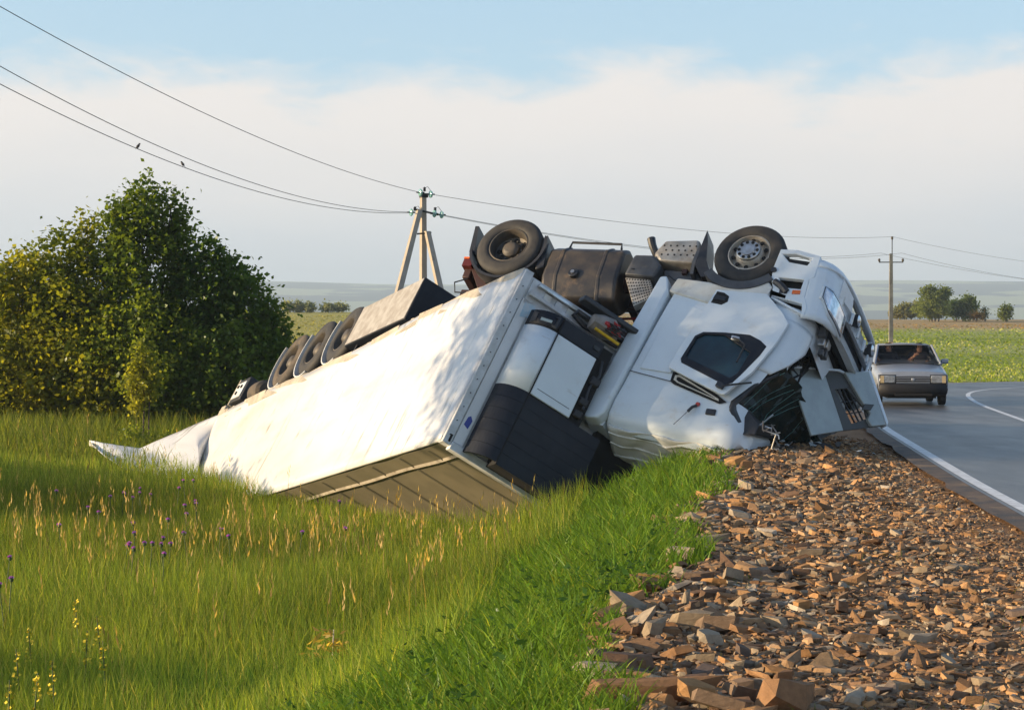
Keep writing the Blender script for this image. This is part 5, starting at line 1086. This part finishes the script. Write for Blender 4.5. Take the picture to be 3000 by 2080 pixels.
def put(x,y,s,th,rz,tilt,k,label,group=None,sink=.25,sy=1.0,dz=0):
    o=bpy.data.objects.new('stone',PROTO[k%len(PROTO)]); C.objects.link(o); o.location=(x,y,zg(x,y)+s*th*(.5-sink)+dz); o.scale=(s,s*sy,s*(th*.72/.36 if k>=10 else min(1.0,th*3.2))); o.rotation_euler=(tilt[0],tilt[1],rz)
    return tag(o,label,'stone',group)
def gpt(x,y):
    for d in np.arange(6,45,.03):
        p=px(x,y,d)
        if p.z<zg(p.x,p.y): return p.x,p.y
    return p.x,p.y
# the ones that stand out: picture position of the base, width in pixels, flatness
BIG=[(1885,2066,450,.16,.05,'long tan slab lying at the bottom edge of the stones'),(2050,2078,190,.42,.5,'tan wedge-shaped stone in front at the bottom edge'),(2185,2035,130,.34,.2,'squarish brown block just behind the tan wedge'),(2035,1853,170,.36,.1,'thick ochre block at the grass edge'),(1915,1868,105,.45,.8,'rounded brown stone at the left end of the ochre block'),
 (2085,1900,110,.45,.6,'angular brown stone right of the ochre block'),(1975,1935,150,.22,-.5,'tilted dark slab with its end in the grass'),(2300,2010,80,.5,.3,'pale stone standing among small chips near the bottom'),(2010,1780,50,.9,1.2,'grey stone standing upright at the grass edge'),(2180,1930,70,.5,.4,'small white stone in the foreground rubble'),
 (2230,1625,95,.24,.8,'flat tan slab leaning on others mid-verge'),(2380,1635,125,.2,.1,'broad flat slab in the middle of the verge'),(2085,1595,110,.22,.2,'flat pale slab at the edge of the bank grass'),(2170,1525,95,.3,.1,'orange-brown stone in the upper row of slabs'),(2160,1495,90,.25,.1,'tan slab behind the orange-brown stone'),(2530,1890,130,.24,.1,'long grey-brown stone on the right of the verge'),(2700,1885,100,.25,.2,'flat stone farthest right in the foreground'),
 (2190,1865,150,.2,.3,'large flat mottled slab in the foreground rubble'),(2350,1795,90,.4,.5,'orange stone with a broken face mid-foreground'),(2190,1380,55,.5,.3,'blocky stone near the cab'),(2040,1700,110,.2,-.2,'thin reddish slab half under the grass')]
for i,(x,y,wpx,th,rz,lab) in enumerate(BIG):
    gx,gy=gpt(x,y-2); s=wpx*gy/FPX; put(gx,gy,s,th,rz,(rs.uniform(-.12,.12),rs.uniform(-.15,.15) if i!=6 else -.35),10+i%4,lab,None,-.05,rs.uniform(.6,.95) if i else .4)
# loose shale: 280 largest as things, the rest as chips
N_=280; cnt=0
while cnt<N_:
    y0=8.2*(30/8.2)**(rs.random()**1.1); e=xg(y0); wv=min(roadx(y0)-.6,.26*y0+.3)-e
    if wv<.4: continue
    f=rs.random()**1.7; x0=e-.12+f*wv
    s=min(.36,rs.lognormal(math.log(.15),.45))*(1.35-.75*f)*(1.15-.015*y0); cnt+=1
    put(x0,y0,s,rs.uniform(.18,.42),rs.uniform(0,6.28),(rs.normal(0,.18),rs.normal(0,.18)),int(rs.integers(14)),'loose flat brown stone among others on the rubble verge','loose stones on the verge',.1)
PV=[np.array([v.co[:] for v in m.vertices]) for m in PROTO]; PF=[np.array([p.vertices[:] for p in m.polygons]) for m in PROTO]
n=32000; y0=7.6*(33/7.6)**(rs.random(n)**.95); e=xg(y0); hi_=np.minimum(roadx(y0)-.40+rs.normal(0,.1,n),.262*y0+.4); f=rs.random(n)**.85; x0=e-.25+f*(hi_-e+.25); ok=hi_>e+.2
s=rs.lognormal(math.log(.050),.55,n).clip(.015,.2)*(1.35-.85*f)*(.75+.012*y0)
cc=np.array([(.22,.12,.055),(.30,.18,.09),(.14,.08,.045),(.25,.19,.125),(.33,.175,.07),(.17,.12,.08),(.30,.25,.19)])[rs.choice(7,n,p=[.2,.2,.14,.16,.14,.11,.05])]*rs.uniform(.6,1.45,(n,1))
cc=cc*.92+.08*cc.mean(1,keepdims=True)*np.array((1.12,.97,.82)); kk=rs.integers(14,size=n); zz=ground(x0,y0); VV=[];FF=[];CC=[];o=0
rz=rs.uniform(0,6.28,n); t1=rs.normal(0,.19,n); t2=rs.normal(0,.19,n)
for k in range(14):
    q=np.where((kk==k)&ok)[0]; v=PV[k][None]*s[q][:,None,None]*np.array((1.25,1.0,.95)); m=len(q)
    c1,s1=np.cos(t1[q]),np.sin(t1[q]); yv=v[:,:,1]*c1[:,None]-v[:,:,2]*s1[:,None]; zv=v[:,:,1]*s1[:,None]+v[:,:,2]*c1[:,None]; v=np.stack([v[:,:,0],yv,zv],-1)
    c1,s1=np.cos(t2[q]),np.sin(t2[q]); xv=v[:,:,0]*c1[:,None]+v[:,:,2]*s1[:,None]; zv=-v[:,:,0]*s1[:,None]+v[:,:,2]*c1[:,None]
    c1,s1=np.cos(rz[q]),np.sin(rz[q]); X2=xv*c1[:,None]-v[:,:,1]*s1[:,None]; Y2=xv*s1[:,None]+v[:,:,1]*c1[:,None]
    W_=np.stack([X2+x0[q][:,None],Y2+y0[q][:,None],zv+(zz[q]+s[q]*.10)[:,None]],-1).reshape(-1,3); nv=len(PV[k])
    VV.append(W_); FF.append((PF[k][None]+(np.arange(m)*nv)[:,None,None]).reshape(-1,3)+o); CC.append(np.repeat(cc[q],nv,0)); o+=len(W_)
cme=npmesh('stone_chips',np.concatenate(VV),np.concatenate(FF),np.concatenate(CC)); cme.polygons.foreach_set('use_smooth',[False]*len(cme.polygons)); tag(link('stone_chips',cme,SMS),kind='stuff')
# sprouts of grass between the stones
x,y,r=scatter(9000,8,30,21); t=x-xg(y); k=(t>0)&(x<roadx(y)-.5)&(r.random(len(x))<(vnoise(x,y,2.2,51)>.55)*.55+.02); x,y=x[k],y[k]; n=len(x)
stuff('verge_sprouts',[blades(x,y,r.uniform(.03,.10,n),.007*np.ones(n),r.uniform(.2,1,n),palette(n,r,[(.07,.12,.02),(.12,.15,.03)],[2,1]),22)],M['blade'])
# ---------------------------------------------------------------- the hazy air
hz=MB().box((-3400,-60,-75),(3400,5900,160)).build('haze',None); tag(hz,kind='stuff')
vm=bpy.data.materials.new('pale_morning_haze'); vm.use_nodes=True; vm.node_tree.nodes.clear(); N=NT(vm.node_tree)
v=N.n('ShaderNodeVolumePrincipled',inp={'Color':(.66,.83,1.0,1),'Density':.00026,'Anisotropy':0.1})
o=N.n('ShaderNodeOutputMaterial'); vm.node_tree.links.new(v.outputs[0],o.inputs['Volume']); hz.data.materials.append(vm)
